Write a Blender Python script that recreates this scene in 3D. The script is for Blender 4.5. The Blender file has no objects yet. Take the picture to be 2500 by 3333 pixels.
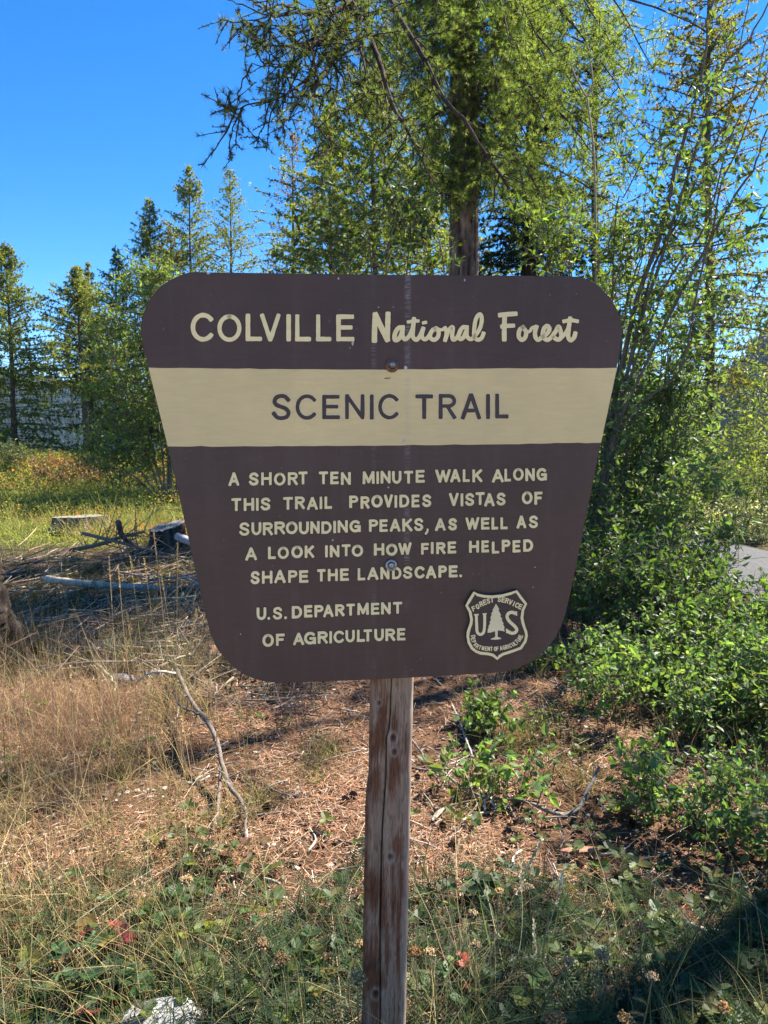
import bpy, bmesh, math, random
import numpy as np
from mathutils import Vector, Matrix

# ------------------------------------------------------------------ camera, world, sun, exposure
S = bpy.context.scene
R = math.radians
FPX, CU, CV = 2505.0, 1250.0, 1666.5          # focal length and centre of a 2500 x 3333 frame
PITCH = R(6.5)
CAM = np.array([0.0, 0.0, 1.6])
cam_d = bpy.data.cameras.new('camera')
cam = bpy.data.objects.new('camera', cam_d)
S.collection.objects.link(cam)
cam.location = CAM
cam.rotation_euler = (R(90) - PITCH, 0, 0)
cam_d.sensor_fit = 'VERTICAL'
cam_d.sensor_height = 24.0
cam_d.sensor_width = 18.0
cam_d.lens = 24.0 * FPX / 3333.0
cam_d.clip_start = 0.05
cam_d.clip_end = 8000
S.camera = cam

SUN_AZ, SUN_EL = R(55), R(48)                 # azimuth from the view direction towards the right
w = bpy.data.worlds.new('World')
S.world = w
w.use_nodes = True
wn = w.node_tree
wn.nodes.clear()
wo = wn.nodes.new('ShaderNodeOutputWorld')
bg = wn.nodes.new('ShaderNodeBackground')
sky = wn.nodes.new('ShaderNodeTexSky')
sky.sky_type = 'NISHITA'
sky.sun_disc = False
sky.sun_elevation = SUN_EL
sky.sun_rotation = SUN_AZ
sky.altitude = 3200
sky.air_density = 1.0
sky.dust_density = 0.0
sky.ozone_density = 4.0
hs = wn.nodes.new('ShaderNodeHueSaturation')
hs.inputs['Saturation'].default_value = 1.3
hs.inputs['Hue'].default_value = .502
wn.links.new(sky.outputs[0], hs.inputs['Color'])
wn.links.new(hs.outputs[0], bg.inputs['Color'])
bg.inputs['Strength'].default_value = 0.078
wn.links.new(bg.outputs[0], wo.inputs['Surface'])

sd = bpy.data.lights.new('sun', 'SUN')
sd.energy = 5.0
sd.angle = R(0.53)
sd.color = (1.0, 0.93, 0.82)
sun = bpy.data.objects.new('sun', sd)
S.collection.objects.link(sun)
SV = Vector((math.sin(SUN_AZ) * math.cos(SUN_EL), math.cos(SUN_AZ) * math.cos(SUN_EL), math.sin(SUN_EL)))
sun.rotation_euler = SV.to_track_quat('Z', 'Y').to_euler()
sun.location = SV * 60

HAZE = .00011
S.cycles.volume_bounces = 0
S.view_settings.view_transform = 'Standard'
S.view_settings.look = 'None'
S.view_settings.gamma = 1
S.view_settings.exposure = 1.9
S.cycles.max_bounces = 6
S.cycles.diffuse_bounces = 3
S.cycles.glossy_bounces = 2
S.cycles.transmission_bounces = 4
S.cycles.transparent_max_bounces = 4
S.cycles.caustics_reflective = False
S.cycles.caustics_refractive = False

# ------------------------------------------------------------------ helpers
rng = np.random.default_rng(11)
C = S.collection
UPV = np.array([0, 0, 1.0])

def ray(u, v):
    x = (np.asarray(u, float) - CU) / FPX
    y = -(np.asarray(v, float) - CV) / FPX
    cp, sp = math.cos(PITCH), math.sin(PITCH)
    return np.stack([x, cp + y * sp, -sp + y * cp], -1)

def px(u, v, Y):
    d = ray(u, v)
    return CAM + d * (np.asarray(Y, float)[..., None] / d[..., 1:2])

def gp(u, v, z=0.0):
    d = ray(u, v)
    return CAM + d * ((z - CAM[2]) / d[..., 2:3])

def pxs(pts, Y):
    a = np.array(pts, float)
    return px(a[:, 0], a[:, 1], np.broadcast_to(np.asarray(Y, float), (len(a),)))

def nrm(a):
    return a / np.maximum(np.linalg.norm(a, axis=-1, keepdims=True), 1e-9)

class MB:
    """collects vertices, faces and a colour per vertex; build() links them as one mesh object"""
    def __init__(self):
        self.v, self.c, self.q, self.t, self.n = [], [], [], [], 0
    def add(self, V, quads=None, tris=None, col=(.5, .5, .5)):
        V = np.asarray(V, float).reshape(-1, 3)
        col = np.asarray(col, float)
        if col.ndim == 1:
            col = np.broadcast_to(col, V.shape)
        self.v.append(V); self.c.append(col)
        if quads is not None and len(quads): self.q.append(np.asarray(quads, np.int64) + self.n)
        if tris is not None and len(tris): self.t.append(np.asarray(tris, np.int64) + self.n)
        self.n += len(V)
        return self
    def build(self, name, mat, parent=None, smooth=False):
        V = np.concatenate(self.v); col = np.concatenate(self.c)
        if parent is not None:
            V = V - np.array(parent.location)
        q = np.concatenate(self.q) if self.q else np.zeros((0, 4), np.int64)
        t = np.concatenate(self.t) if self.t else np.zeros((0, 3), np.int64)
        me = bpy.data.meshes.new(name)
        me.vertices.add(len(V)); me.vertices.foreach_set('co', V.astype(np.float32).ravel())
        me.loops.add(q.size + t.size)
        me.loops.foreach_set('vertex_index', np.concatenate([q.ravel(), t.ravel()]).astype(np.int32))
        me.polygons.add(len(q) + len(t))
        st = np.concatenate([np.arange(len(q)) * 4, q.size + np.arange(len(t)) * 3]).astype(np.int32)
        me.polygons.foreach_set('loop_start', st)
        me.polygons.foreach_set('use_smooth', np.full(len(st), bool(smooth)))
        a = me.attributes.new('col', 'FLOAT_COLOR', 'POINT')
        a.data.foreach_set('color', np.concatenate([col, np.ones((len(col), 1))], 1).astype(np.float32).ravel())
        me.materials.append(mat)
        me.update(calc_edges=True)
        me.validate()
        o = bpy.data.objects.new(name, me)
        C.objects.link(o)
        if parent is not None:
            o.parent = parent
        return o

def tag(o, label=None, cat=None, group=None, kind=None):
    if label: o['label'] = label
    if cat: o['category'] = cat
    if group: o['group'] = group
    if kind: o['kind'] = kind
    return o

def thing(name, loc, label, cat, group=None):
    o = bpy.data.objects.new(name, None)
    o.empty_display_size = 0.2
    o.location = loc
    C.objects.link(o)
    return tag(o, label, cat, group)

def frames(d, roll=None, up=None):
    """matrices whose columns are side, d, normal; normals lean to 'up' then roll about d"""
    d = nrm(d)
    up = np.broadcast_to(UPV if up is None else up, d.shape)
    s = np.cross(d, up)
    bad = np.linalg.norm(s, axis=-1) < 1e-3
    s[bad] = np.cross(d[bad], np.array([1.0, 0.2, 0]))
    s = nrm(s); n = np.cross(s, d)
    if roll is not None:
        c, sn = np.cos(roll)[:, None], np.sin(roll)[:, None]
        s, n = s * c + n * sn, n * c - s * sn
    return np.stack([s, d, n], -1)

def scatter(mb, tv, quads, tris, M, loc, scale, col):
    """one copy of the template per matrix; scale (N,) or (N,3); col (N,3)"""
    N, k = len(loc), len(tv)
    scale = np.asarray(scale, float)
    sc = scale[:, None, None] if scale.ndim == 1 else scale[:, None, :]
    V = np.einsum('nij,nkj->nki', M, tv[None] * sc) + loc[:, None]
    off = (np.arange(N) * k)[:, None, None]
    Q = (np.asarray(quads)[None] + off).reshape(-1, 4) if quads is not None and len(quads) else None
    T = (np.asarray(tris)[None] + off).reshape(-1, 3) if tris is not None and len(tris) else None
    mb.add(V, Q, T, np.repeat(np.asarray(col, float), k, 0))

def tubes(mb, P, rad, sides=6, col=(.2, .15, .1), cap=True, jit=0.0):
    """P (N,n,3) polylines -> tubes; rad (N,n); col (3,) or (N,3) or (N,n,3)"""
    P = np.asarray(P, float)
    if P.ndim == 2: P = P[None]
    N, n = P.shape[:2]
    rad = np.broadcast_to(np.asarray(rad, float), (N, n))
    T = np.gradient(P, axis=1); T = nrm(T)
    ref = np.where(np.abs(T[:, :1, 2:3]) > .9, np.array([1.0, 0, 0]), UPV)
    s = nrm(np.cross(T, np.broadcast_to(ref, T.shape))); b = np.cross(s, T)
    th = np.arange(sides) * 2 * np.pi / sides
    rr = rad[..., None] * (1 + (rng.random((N, n, sides)) - .5) * 2 * jit)
    V = P[:, :, None] + rr[..., None] * (np.cos(th)[:, None] * s[:, :, None] + np.sin(th)[:, None] * b[:, :, None])
    i = np.arange(n - 1)[:, None]; j = np.arange(sides)[None]
    q = np.stack([i * sides + j, i * sides + (j + 1) % sides, (i + 1) * sides + (j + 1) % sides, (i + 1) * sides + j], -1).reshape(-1, 4)
    Q = (q[None] + (np.arange(N) * n * sides)[:, None, None]).reshape(-1, 4)
    col = np.asarray(col, float)
    if col.ndim == 1: cc = np.broadcast_to(col, (N, n, sides, 3))
    elif col.ndim == 2: cc = np.broadcast_to(col[:, None, None], (N, n, sides, 3))
    else: cc = np.broadcast_to(col[:, :, None], (N, n, sides, 3))
    tr = None
    if cap and sides > 3:
        f0 = np.stack([np.zeros(sides - 2, int), np.arange(2, sides), np.arange(1, sides - 1)], -1)
        f1 = np.stack([np.zeros(sides - 2, int), np.arange(1, sides - 1), np.arange(2, sides)], -1) + (n - 1) * sides
        tr = (np.concatenate([f0, f1])[None] + (np.arange(N) * n * sides)[:, None, None]).reshape(-1, 3)
    mb.add(V.reshape(-1, 3), Q, tr, cc.reshape(-1, 3))

def smooth_path(pts, n):
    """Catmull-Rom through pts, n samples"""
    p = np.asarray(pts, float)
    p = np.concatenate([[2 * p[0] - p[1]], p, [2 * p[-1] - p[-2]]])
    m = len(p) - 3
    t = np.linspace(0, m - 1e-6, n); i = t.astype(int); f = (t - i)[:, None]
    a, b, c, d = p[i], p[i + 1], p[i + 2], p[i + 3]
    return .5 * ((2 * b) + (c - a) * f + (2 * a - 5 * b + 4 * c - d) * f ** 2 + (3 * b - a - 3 * c + d) * f ** 3)

def along(P, idx, s):
    """points and tangents on polylines P[idx] at parameter s in 0..1"""
    n = P.shape[1]
    t = np.clip(s, 0, .9999) * (n - 1); i = t.astype(int); f = (t - i)[:, None]
    a, b = P[idx, i], P[idx, i + 1]
    return a * (1 - f) + b * f, nrm(b - a)

def twigs_from(P, per, lrange, srange, spread, up, npts=4, droop=0.0, taper=0.5, bend=0.15):
    """side shoots of polylines: per shoots each; length shrinks towards the parent tip by taper"""
    N = len(P)
    idx = np.repeat(np.arange(N), per)
    s = rng.uniform(srange[0], srange[1], len(idx))
    p, t = along(P, idx, s)
    d = rng.normal(size=p.shape); d -= (d * t).sum(-1, keepdims=True) * t
    d = nrm(nrm(d) * spread + t * (1 - spread) + np.array([0, 0, up]))
    L = rng.uniform(lrange[0], lrange[1], len(idx)) * (1 - taper * s)
    k = np.linspace(0, 1, npts)[None, :, None]
    wob = rng.normal(size=(len(idx), 1, 3)) * bend
    Q = p[:, None] + L[:, None, None] * (d[:, None] * k + wob * k * k - np.array([0, 0, droop]) * k * k)
    return Q, L

# templates -------------------------------------------------------------------------------
LEAF_V = np.array([[0, 0, 0], [0, .3, -.03], [0, .65, -.02], [0, 1, -.09], [-.4, .27, .07], [-.4, .62, .06], [.4, .27, .07], [.4, .62, .06]])
LEAF_Q = np.array([[1, 2, 5, 4], [1, 6, 7, 2]])
LEAF_T = np.array([[0, 1, 4], [2, 3, 5], [0, 6, 1], [2, 7, 3]])
DIA_V = np.array([[0, 0, 0], [-.42, .45, .1], [0, .5, -.03], [.42, .45, .1], [0, 1, -.06]])
DIA_Q = np.array([[0, 2, 4, 1], [0, 3, 4, 2]])

def tuft_template(k, w, flat=0.0, seed=0):
    r = np.random.default_rng(seed)
    d = nrm(r.normal(size=(k, 3))); d[:, 1] = np.abs(d[:, 1]) * .7 + .25
    d = nrm(d); L = r.uniform(.7, 1.1, k)[:, None]
    s = nrm(np.cross(d, r.normal(size=(k, 3)))) * w
    V = np.stack([-s, s, d * L], 1).reshape(-1, 3)
    return V, np.arange(3 * k).reshape(-1, 3)

def blade_template(bend, w, n=4):
    t = np.linspace(0, 1, n + 1)
    y = t - .25 * bend * t ** 2; z = -0.0 * t
    out = bend * t ** 2
    ww = w * (1 - t ** 1.6) + w * .05
    V = np.stack([np.stack([-ww, out, y], -1), np.stack([ww, out, y], -1)], 1).reshape(-1, 3)
    q = np.array([[2 * i, 2 * i + 1, 2 * i + 3, 2 * i + 2] for i in range(n)])
    return V, q

def jitter(base, n, amt, warm=None):
    """n colours about base; amt relative brightness spread; warm optional second colour mixed at random"""
    c = np.broadcast_to(np.asarray(base, float), (n, 3)).copy()
    if warm is not None:
        f = rng.random((n, 1)) ** 2
        c = c * (1 - f) + np.asarray(warm) * f
    return np.clip(c * (1 + rng.normal(size=(n, 1)) * amt) * (1 + rng.normal(size=(n, 3)) * amt * .25), .003, 1)

# ------------------------------------------------------------------ materials
def mat_base(name):
    m = bpy.data.materials.new(name); m.use_nodes = True
    nt = m.node_tree; nt.nodes.clear()
    out = nt.nodes.new('ShaderNodeOutputMaterial')
    return m, nt, out

def leaf_mat(name, trans=.45, rough=.45, spec=.35, boost=(1.5, 1.6, .8)):
    m, nt, out = mat_base(name)
    at = nt.nodes.new('ShaderNodeAttribute'); at.attribute_name = 'col'
    pb = nt.nodes.new('ShaderNodeBsdfPrincipled')
    pb.inputs['Roughness'].default_value = rough
    pb.inputs['Specular IOR Level'].default_value = spec
    nt.links.new(at.outputs['Color'], pb.inputs['Base Color'])
    tb = nt.nodes.new('ShaderNodeBsdfTranslucent')
    mx = nt.nodes.new('ShaderNodeMix'); mx.data_type = 'RGBA'; mx.blend_type = 'MULTIPLY'
    mx.inputs['Factor'].default_value = 1
    nt.links.new(at.outputs['Color'], mx.inputs[6]); mx.inputs[7].default_value = (*boost, 1)
    nt.links.new(mx.outputs[2], tb.inputs['Color'])
    ms = nt.nodes.new('ShaderNodeMixShader'); ms.inputs[0].default_value = trans
    nt.links.new(pb.outputs[0], ms.inputs[1]); nt.links.new(tb.outputs[0], ms.inputs[2])
    nt.links.new(ms.outputs[0], out.inputs['Surface'])
    return m

def rough_mat(name, scale=60, detail=6, lo=.6, hi=1.35, bump=.4, rough=.85, stretch=(1, 1, 1), spec=.2, dist=.01):
    """vertex colour broken up by noise, with bump"""
    m, nt, out = mat_base(name)
    at = nt.nodes.new('ShaderNodeAttribute'); at.attribute_name = 'col'
    tc = nt.nodes.new('ShaderNodeTexCoord')
    mp = nt.nodes.new('ShaderNodeMapping'); mp.inputs['Scale'].default_value = stretch
    nz = nt.nodes.new('ShaderNodeTexNoise'); nz.inputs['Scale'].default_value = scale; nz.inputs['Detail'].default_value = detail
    nz.inputs['Roughness'].default_value = .65
    nt.links.new(tc.outputs['Object'], mp.inputs[0]); nt.links.new(mp.outputs[0], nz.inputs['Vector'])
    mr = nt.nodes.new('ShaderNodeMapRange'); mr.inputs['From Min'].default_value = .3; mr.inputs['From Max'].default_value = .7
    mr.inputs['To Min'].default_value = lo; mr.inputs['To Max'].default_value = hi
    nt.links.new(nz.outputs[0], mr.inputs[0])
    mx = nt.nodes.new('ShaderNodeVectorMath'); mx.operation = 'SCALE'
    nt.links.new(at.outputs['Color'], mx.inputs[0]); nt.links.new(mr.outputs[0], mx.inputs['Scale'])
    pb = nt.nodes.new('ShaderNodeBsdfPrincipled')
    pb.inputs['Roughness'].default_value = rough; pb.inputs['Specular IOR Level'].default_value = spec
    nt.links.new(mx.outputs[0], pb.inputs['Base Color'])
    bp = nt.nodes.new('ShaderNodeBump'); bp.inputs['Strength'].default_value = bump; bp.inputs['Distance'].default_value = dist
    nt.links.new(nz.outputs[0], bp.inputs['Height']); nt.links.new(bp.outputs[0], pb.inputs['Normal'])
    nt.links.new(pb.outputs[0], out.inputs['Surface'])
    return m

M_LEAF = leaf_mat('leaf', .45, .52, .4, (1.9, 1.9, .8))
M_FARLEAF = leaf_mat('far_leaf', .5, .6, .2, (1.8, 1.8, .8))
M_NEEDLE = leaf_mat('needle', .5, .5, .3, (2.0, 1.95, .8))
M_GRASS = leaf_mat('grass_blade', .4, .6, .2, (1.3, 1.3, .9))
M_DRY = leaf_mat('dry_stalk', .25, .7, .15, (1.2, 1.1, .9))
M_BARK = rough_mat('bark', 14, 8, .35, 1.5, 1.0, .95, (1, 1, .28), .1, .04)
M_TWIG = rough_mat('twig_bark', 40, 4, .6, 1.3, .3, .8, (1, 1, 1), .2, .004)
M_STICK = rough_mat('dead_wood', 70, 5, .55, 1.35, .5, .9, (1, 1, 1), .1, .005)
M_LITTER = rough_mat('needle_litter', 120, 4, .7, 1.3, .2, .9, (1, 1, 1), .05, .003)
M_STONE = rough_mat('granite', 55, 8, .55, 1.4, .6, .85, (1, 1, 1), .2, .01)

# ------------------------------------------------------------------ the trail sign
YAW = R(5.5)
SN = np.array([math.sin(YAW), -math.cos(YAW), 0.0])      # the panel faces this way
SX = np.array([math.cos(YAW), math.sin(YAW), 0.0])
P0 = px(1275, 1190, 1.70)                                  # centre of the upper bolt on the face

def sp(u, v, off=0.0):
    d = ray(u, v)
    t = ((P0 + SN * off - CAM) @ SN) / (d @ SN)
    return CAM + d * t[..., None]

SIGN_BASE = gp(1254, 3420)
sign = thing('trail_sign', (SIGN_BASE[0], P0[1] + .085, 0.0),
             'brown tapered trail sign with cream band and lettering bolted to a weathered wooden post', 'sign')
SB = np.array(sign.location)

def paint_mat(name, base, rough=.5, var=.12, streak=0.0, spec=.35, edge=None):
    m, nt, out = mat_base(name)
    tc = nt.nodes.new('ShaderNodeTexCoord')
    n1 = nt.nodes.new('ShaderNodeTexNoise'); n1.inputs['Scale'].default_value = 5; n1.inputs['Detail'].default_value = 5
    n2 = nt.nodes.new('ShaderNodeTexNoise'); n2.inputs['Scale'].default_value = 90; n2.inputs['Detail'].default_value = 3
    mp = nt.nodes.new('ShaderNodeMapping'); mp.inputs['Scale'].default_value = (.25, 1, 1.6)
    nt.links.new(tc.outputs['Object'], mp.inputs[0])
    nt.links.new(tc.outputs['Object'], n1.inputs['Vector']); nt.links.new(mp.outputs[0], n2.inputs['Vector'])
    ad = nt.nodes.new('ShaderNodeMath'); ad.operation = 'MULTIPLY_ADD'
    nt.links.new(n2.outputs[0], ad.inputs[0]); ad.inputs[1].default_value = .5; nt.links.new(n1.outputs[0], ad.inputs[2])
    mr = nt.nodes.new('ShaderNodeMapRange')
    mr.inputs['From Min'].default_value = .45; mr.inputs['From Max'].default_value = 1.05
    mr.inputs['To Min'].default_value = 1 - var; mr.inputs['To Max'].default_value = 1 + var
    nt.links.new(ad.outputs[0], mr.inputs[0])
    sc = nt.nodes.new('ShaderNodeVectorMath'); sc.operation = 'SCALE'; sc.inputs[0].default_value = base
    nt.links.new(mr.outputs[0], sc.inputs['Scale'])
    col = sc.outputs[0]
    if streak > 0:                                   # chalky scuffs worn by the bowing board over the post edges
        sx = nt.nodes.new('ShaderNodeSeparateXYZ'); nt.links.new(tc.outputs['Object'], sx.inputs[0])
        n3 = nt.nodes.new('ShaderNodeTexNoise'); n3.inputs['Scale'].default_value = 1; n3.inputs['Detail'].default_value = 4
        m3 = nt.nodes.new('ShaderNodeMapping'); m3.inputs['Scale'].default_value = (55, 1, 420)
        nt.links.new(tc.outputs['Object'], m3.inputs[0]); nt.links.new(m3.outputs[0], n3.inputs['Vector'])
        n4 = nt.nodes.new('ShaderNodeTexNoise'); n4.inputs['Scale'].default_value = 7; n4.inputs['Detail'].default_value = 2
        m4 = nt.nodes.new('ShaderNodeMapping'); m4.inputs['Scale'].default_value = (1.5, 1, 1.3)
        nt.links.new(tc.outputs['Object'], m4.inputs[0]); nt.links.new(m4.outputs[0], n4.inputs['Vector'])
        tot = None
        for xc, hw, k in STREAKS:
            a = nt.nodes.new('ShaderNodeMath'); a.operation = 'SUBTRACT'; nt.links.new(sx.outputs[0], a.inputs[0]); a.inputs[1].default_value = xc
            b = nt.nodes.new('ShaderNodeMath'); b.operation = 'ABSOLUTE'; nt.links.new(a.outputs[0], b.inputs[0])
            c = nt.nodes.new('ShaderNodeMapRange'); c.inputs['From Min'].default_value = hw * .4; c.inputs['From Max'].default_value = hw
            c.inputs['To Min'].default_value = k; c.inputs['To Max'].default_value = 0
            nt.links.new(b.outputs[0], c.inputs[0])
            if tot is None: tot = c.outputs[0]
            else:
                d = nt.nodes.new('ShaderNodeMath'); d.operation = 'ADD'; nt.links.new(tot, d.inputs[0]); nt.links.new(c.outputs[0], d.inputs[1]); tot = d.outputs[0]
        g = nt.nodes.new('ShaderNodeMapRange'); g.inputs['From Min'].default_value = .42; g.inputs['From Max'].default_value = .62
        nt.links.new(n3.outputs[0], g.inputs[0])
        h = nt.nodes.new('ShaderNodeMapRange'); h.inputs['From Min'].default_value = .4; h.inputs['From Max'].default_value = .62
        nt.links.new(n4.outputs[0], h.inputs[0])
        e = nt.nodes.new('ShaderNodeMath'); e.operation = 'MULTIPLY'; nt.links.new(tot, e.inputs[0]); nt.links.new(g.outputs[0], e.inputs[1])
        f = nt.nodes.new('ShaderNodeMath'); f.operation = 'MULTIPLY'; nt.links.new(e.outputs[0], f.inputs[0]); nt.links.new(h.outputs[0], f.inputs[1])
        f2 = nt.nodes.new('ShaderNodeMath'); f2.operation = 'MULTIPLY'; nt.links.new(f.outputs[0], f2.inputs[0]); f2.inputs[1].default_value = streak
        mx = nt.nodes.new('ShaderNodeMix'); mx.data_type = 'RGBA'
        nt.links.new(f2.outputs[0], mx.inputs['Factor']); nt.links.new(col, mx.inputs[6]); mx.inputs[7].default_value = (.30, .27, .28, 1)
        col = mx.outputs[2]
    n6 = nt.nodes.new('ShaderNodeTexNoise'); n6.inputs['Scale'].default_value = 1; n6.inputs['Detail'].default_value = 5; n6.inputs['Roughness'].default_value = .7
    m6 = nt.nodes.new('ShaderNodeMapping'); m6.inputs['Scale'].default_value = (19, 1, 1.7)      # chalky run marks down the board
    nt.links.new(tc.outputs['Object'], m6.inputs[0]); nt.links.new(m6.outputs[0], n6.inputs['Vector'])
    r6 = nt.nodes.new('ShaderNodeMapRange'); r6.inputs['From Min'].default_value = .5; r6.inputs['From Max'].default_value = .8; r6.inputs['To Max'].default_value = .075
    nt.links.new(n6.outputs[0], r6.inputs[0])
    n7 = nt.nodes.new('ShaderNodeTexNoise'); n7.inputs['Scale'].default_value = 170; n7.inputs['Detail'].default_value = 2
    nt.links.new(tc.outputs['Object'], n7.inputs['Vector'])
    r7 = nt.nodes.new('ShaderNodeMapRange'); r7.inputs['From Min'].default_value = .72; r7.inputs['From Max'].default_value = .80; r7.inputs['To Max'].default_value = .5
    nt.links.new(n7.outputs[0], r7.inputs[0])
    a7 = nt.nodes.new('ShaderNodeMath'); a7.operation = 'ADD'; nt.links.new(r6.outputs[0], a7.inputs[0]); nt.links.new(r7.outputs[0], a7.inputs[1])
    x7 = nt.nodes.new('ShaderNodeMix'); x7.data_type = 'RGBA'; nt.links.new(a7.outputs[0], x7.inputs['Factor']); nt.links.new(col, x7.inputs[6]); x7.inputs[7].default_value = (.27, .24, .22, 1)
    col = x7.outputs[2]
    if edge is not None:                             # rim colour round each letter; dark rims paint in the shade of a groove
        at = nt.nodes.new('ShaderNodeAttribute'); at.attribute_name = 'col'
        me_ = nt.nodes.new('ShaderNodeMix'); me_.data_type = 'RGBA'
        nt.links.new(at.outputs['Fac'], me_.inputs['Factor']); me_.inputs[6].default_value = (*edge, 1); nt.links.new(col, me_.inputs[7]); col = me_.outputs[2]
    pb = nt.nodes.new('ShaderNodeBsdfPrincipled')
    pb.inputs['Roughness'].default_value = rough; pb.inputs['Specular IOR Level'].default_value = spec
    nt.links.new(col, pb.inputs['Base Color'])
    bp = nt.nodes.new('ShaderNodeBump'); bp.inputs['Strength'].default_value = .06; bp.inputs['Distance'].default_value = .002
    nt.links.new(n2.outputs[0], bp.inputs['Height']); nt.links.new(bp.outputs[0], pb.inputs['Normal'])
    nt.links.new(pb.outputs[0], out.inputs['Surface'])
    return m

lx = lambda u, v: float((sp(np.array([u]), np.array([v]))[0] - SB)[0])
STREAKS = [(lx(1325, 1600), .0085, 1.0), (lx(1217, 1600), .0075, .4)]
M_BROWN = paint_mat('brown_paint', (.060, .032, .026), .5, .2, .5)
M_CREAM = paint_mat('cream_paint', (.62, .475, .235), .6, .12, .35)
M_EMBPAINT = paint_mat('cream_emblem_paint', (.70, .58, .34), .6, .12)
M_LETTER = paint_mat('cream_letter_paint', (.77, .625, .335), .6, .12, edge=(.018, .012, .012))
M_DARKLET = paint_mat('brown_letter_paint', (.045, .028, .028), .5, .10, edge=(.70, .58, .36))
M_PLYEDGE = paint_mat('board_edge', (.055, .036, .034), .8, .25)
M_GROOVE = paint_mat('groove_shadow_brown', (.018, .012, .012), .9, .1)

OUT = [(630.5, 885.3), (690, 886), (900, 889), (1270, 894), (1560, 896), (1700, 897), (1772, 898), (1857, 898.6), (1883, 901), (1917, 912), (1951, 931), (1982, 964), (2006, 1000), (2019, 1035), (2025.5, 1067), (2026, 1085), (2024, 1103.5), (2013.5, 1166), (2008.6, 1197.5), (1998, 1255), (1970, 1380), (1957, 1441.5), (1931.5, 1568), (1905, 1698), (1864, 1900), (1853, 1950.6), (1841, 2001), (1826.6, 2040), (1810, 2073.6), (1785.7, 2107), (1759, 2134), (1723, 2158), (1689, 2173.7), (1648, 2187), (1600, 2191.7), (1400, 2203), (1200, 2213), (1000, 2221), (899, 2223.5), (858, 2218.5), (824, 2209), (788, 2192), (754, 2167), (728, 2139), (704, 2108), (684, 2060), (666, 1990), (645.8, 1900), (601, 1698), (572, 1568), (545.8, 1453), (526.5, 1380), (495, 1250), (483, 1196.5), (463, 1116), (457.6, 1084), (458, 1060), (463, 1029), (474, 1000), (492, 966), (522, 932), (551, 912), (587, 895.5), (608, 888)]

def prism(name, pts, off_front, thick, mat, parent, bevel=0.0, mat_side=None):
    """solid plate with the outline pts (pixels on the sign face)"""
    a = np.array(pts, float)
    F = sp(a[:, 0], a[:, 1], off_front) - SB_of(parent)
    bm = bmesh.new()
    f = bm.faces.new([bm.verts.new(p) for p in F])
    r = bmesh.ops.extrude_face_region(bm, geom=[f])
    vs = [g for g in r['geom'] if isinstance(g, bmesh.types.BMVert)]
    bmesh.ops.translate(bm, verts=vs, vec=Vector(-SN * thick))
    bmesh.ops.recalc_face_normals(bm, faces=bm.faces)
    if bevel:
        es = [e for e in bm.edges if all(len(fc.verts) > 4 or True for fc in e.link_faces) and any(len(fc.verts) > 10 for fc in e.link_faces)]
        bmesh.ops.bevel(bm, geom=es, offset=bevel, segments=2, affect='EDGES')
    me = bpy.data.meshes.new(name); bm.to_mesh(me); bm.free()
    me.materials.append(mat)
    if mat_side is not None:
        me.materials.append(mat_side)
        for p in me.polygons:
            if abs(np.dot(np.array(p.normal), SN)) < .3: p.material_index = 1
    o = bpy.data.objects.new(name, me); C.objects.link(o)
    o.parent = parent
    return o

def SB_of(o):
    return np.array(o.location) + (SB_of(o.parent) if o.parent else 0)

panel = prism('sign_panel', OUT, 0.0, .019, M_BROWN, sign, .0018, M_PLYEDGE)

band_top = smooth_path([(483.6, 1196.5), (840, 1200.5), (1280, 1203), (1700, 1199), (2008.2, 1197.8)], 40)
band_bot = smooth_path([(1956.6, 1441), (1700, 1444.5), (1280, 1450), (900, 1452), (546.2, 1453)], 40)
bt = band_top + np.c_[np.zeros(40), rng.normal(size=40) * .7]
bb = band_bot + np.c_[np.zeros(40), rng.normal(size=40) * .9]
bandp = np.concatenate([bt, [(1998, 1252), (1970, 1379)], bb, [(527, 1381), (496, 1251)]])
bandp[:, 0] = np.clip(bandp[:, 0], None, 2008)
mb = MB(); nb = 40
top = sp(bt[:, 0], bt[:, 1], .0006); bot = sp(bb[::-1, 0], bb[::-1, 1], .0006)
rows = 12
G = np.stack([top * (1 - k) + bot * k for k in np.linspace(0, 1, rows)], 0)
ii, jj = np.meshgrid(np.arange(rows - 1), np.arange(nb - 1), indexing='ij')
Q = np.stack([ii * nb + jj, (ii + 1) * nb + jj, (ii + 1) * nb + jj + 1, ii * nb + jj + 1], -1).reshape(-1, 4)
mb.add(G.reshape(-1, 3), Q, None, (.5, .5, .5))
mb.build('cream_band', M_CREAM, sign).parent = panel

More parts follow.
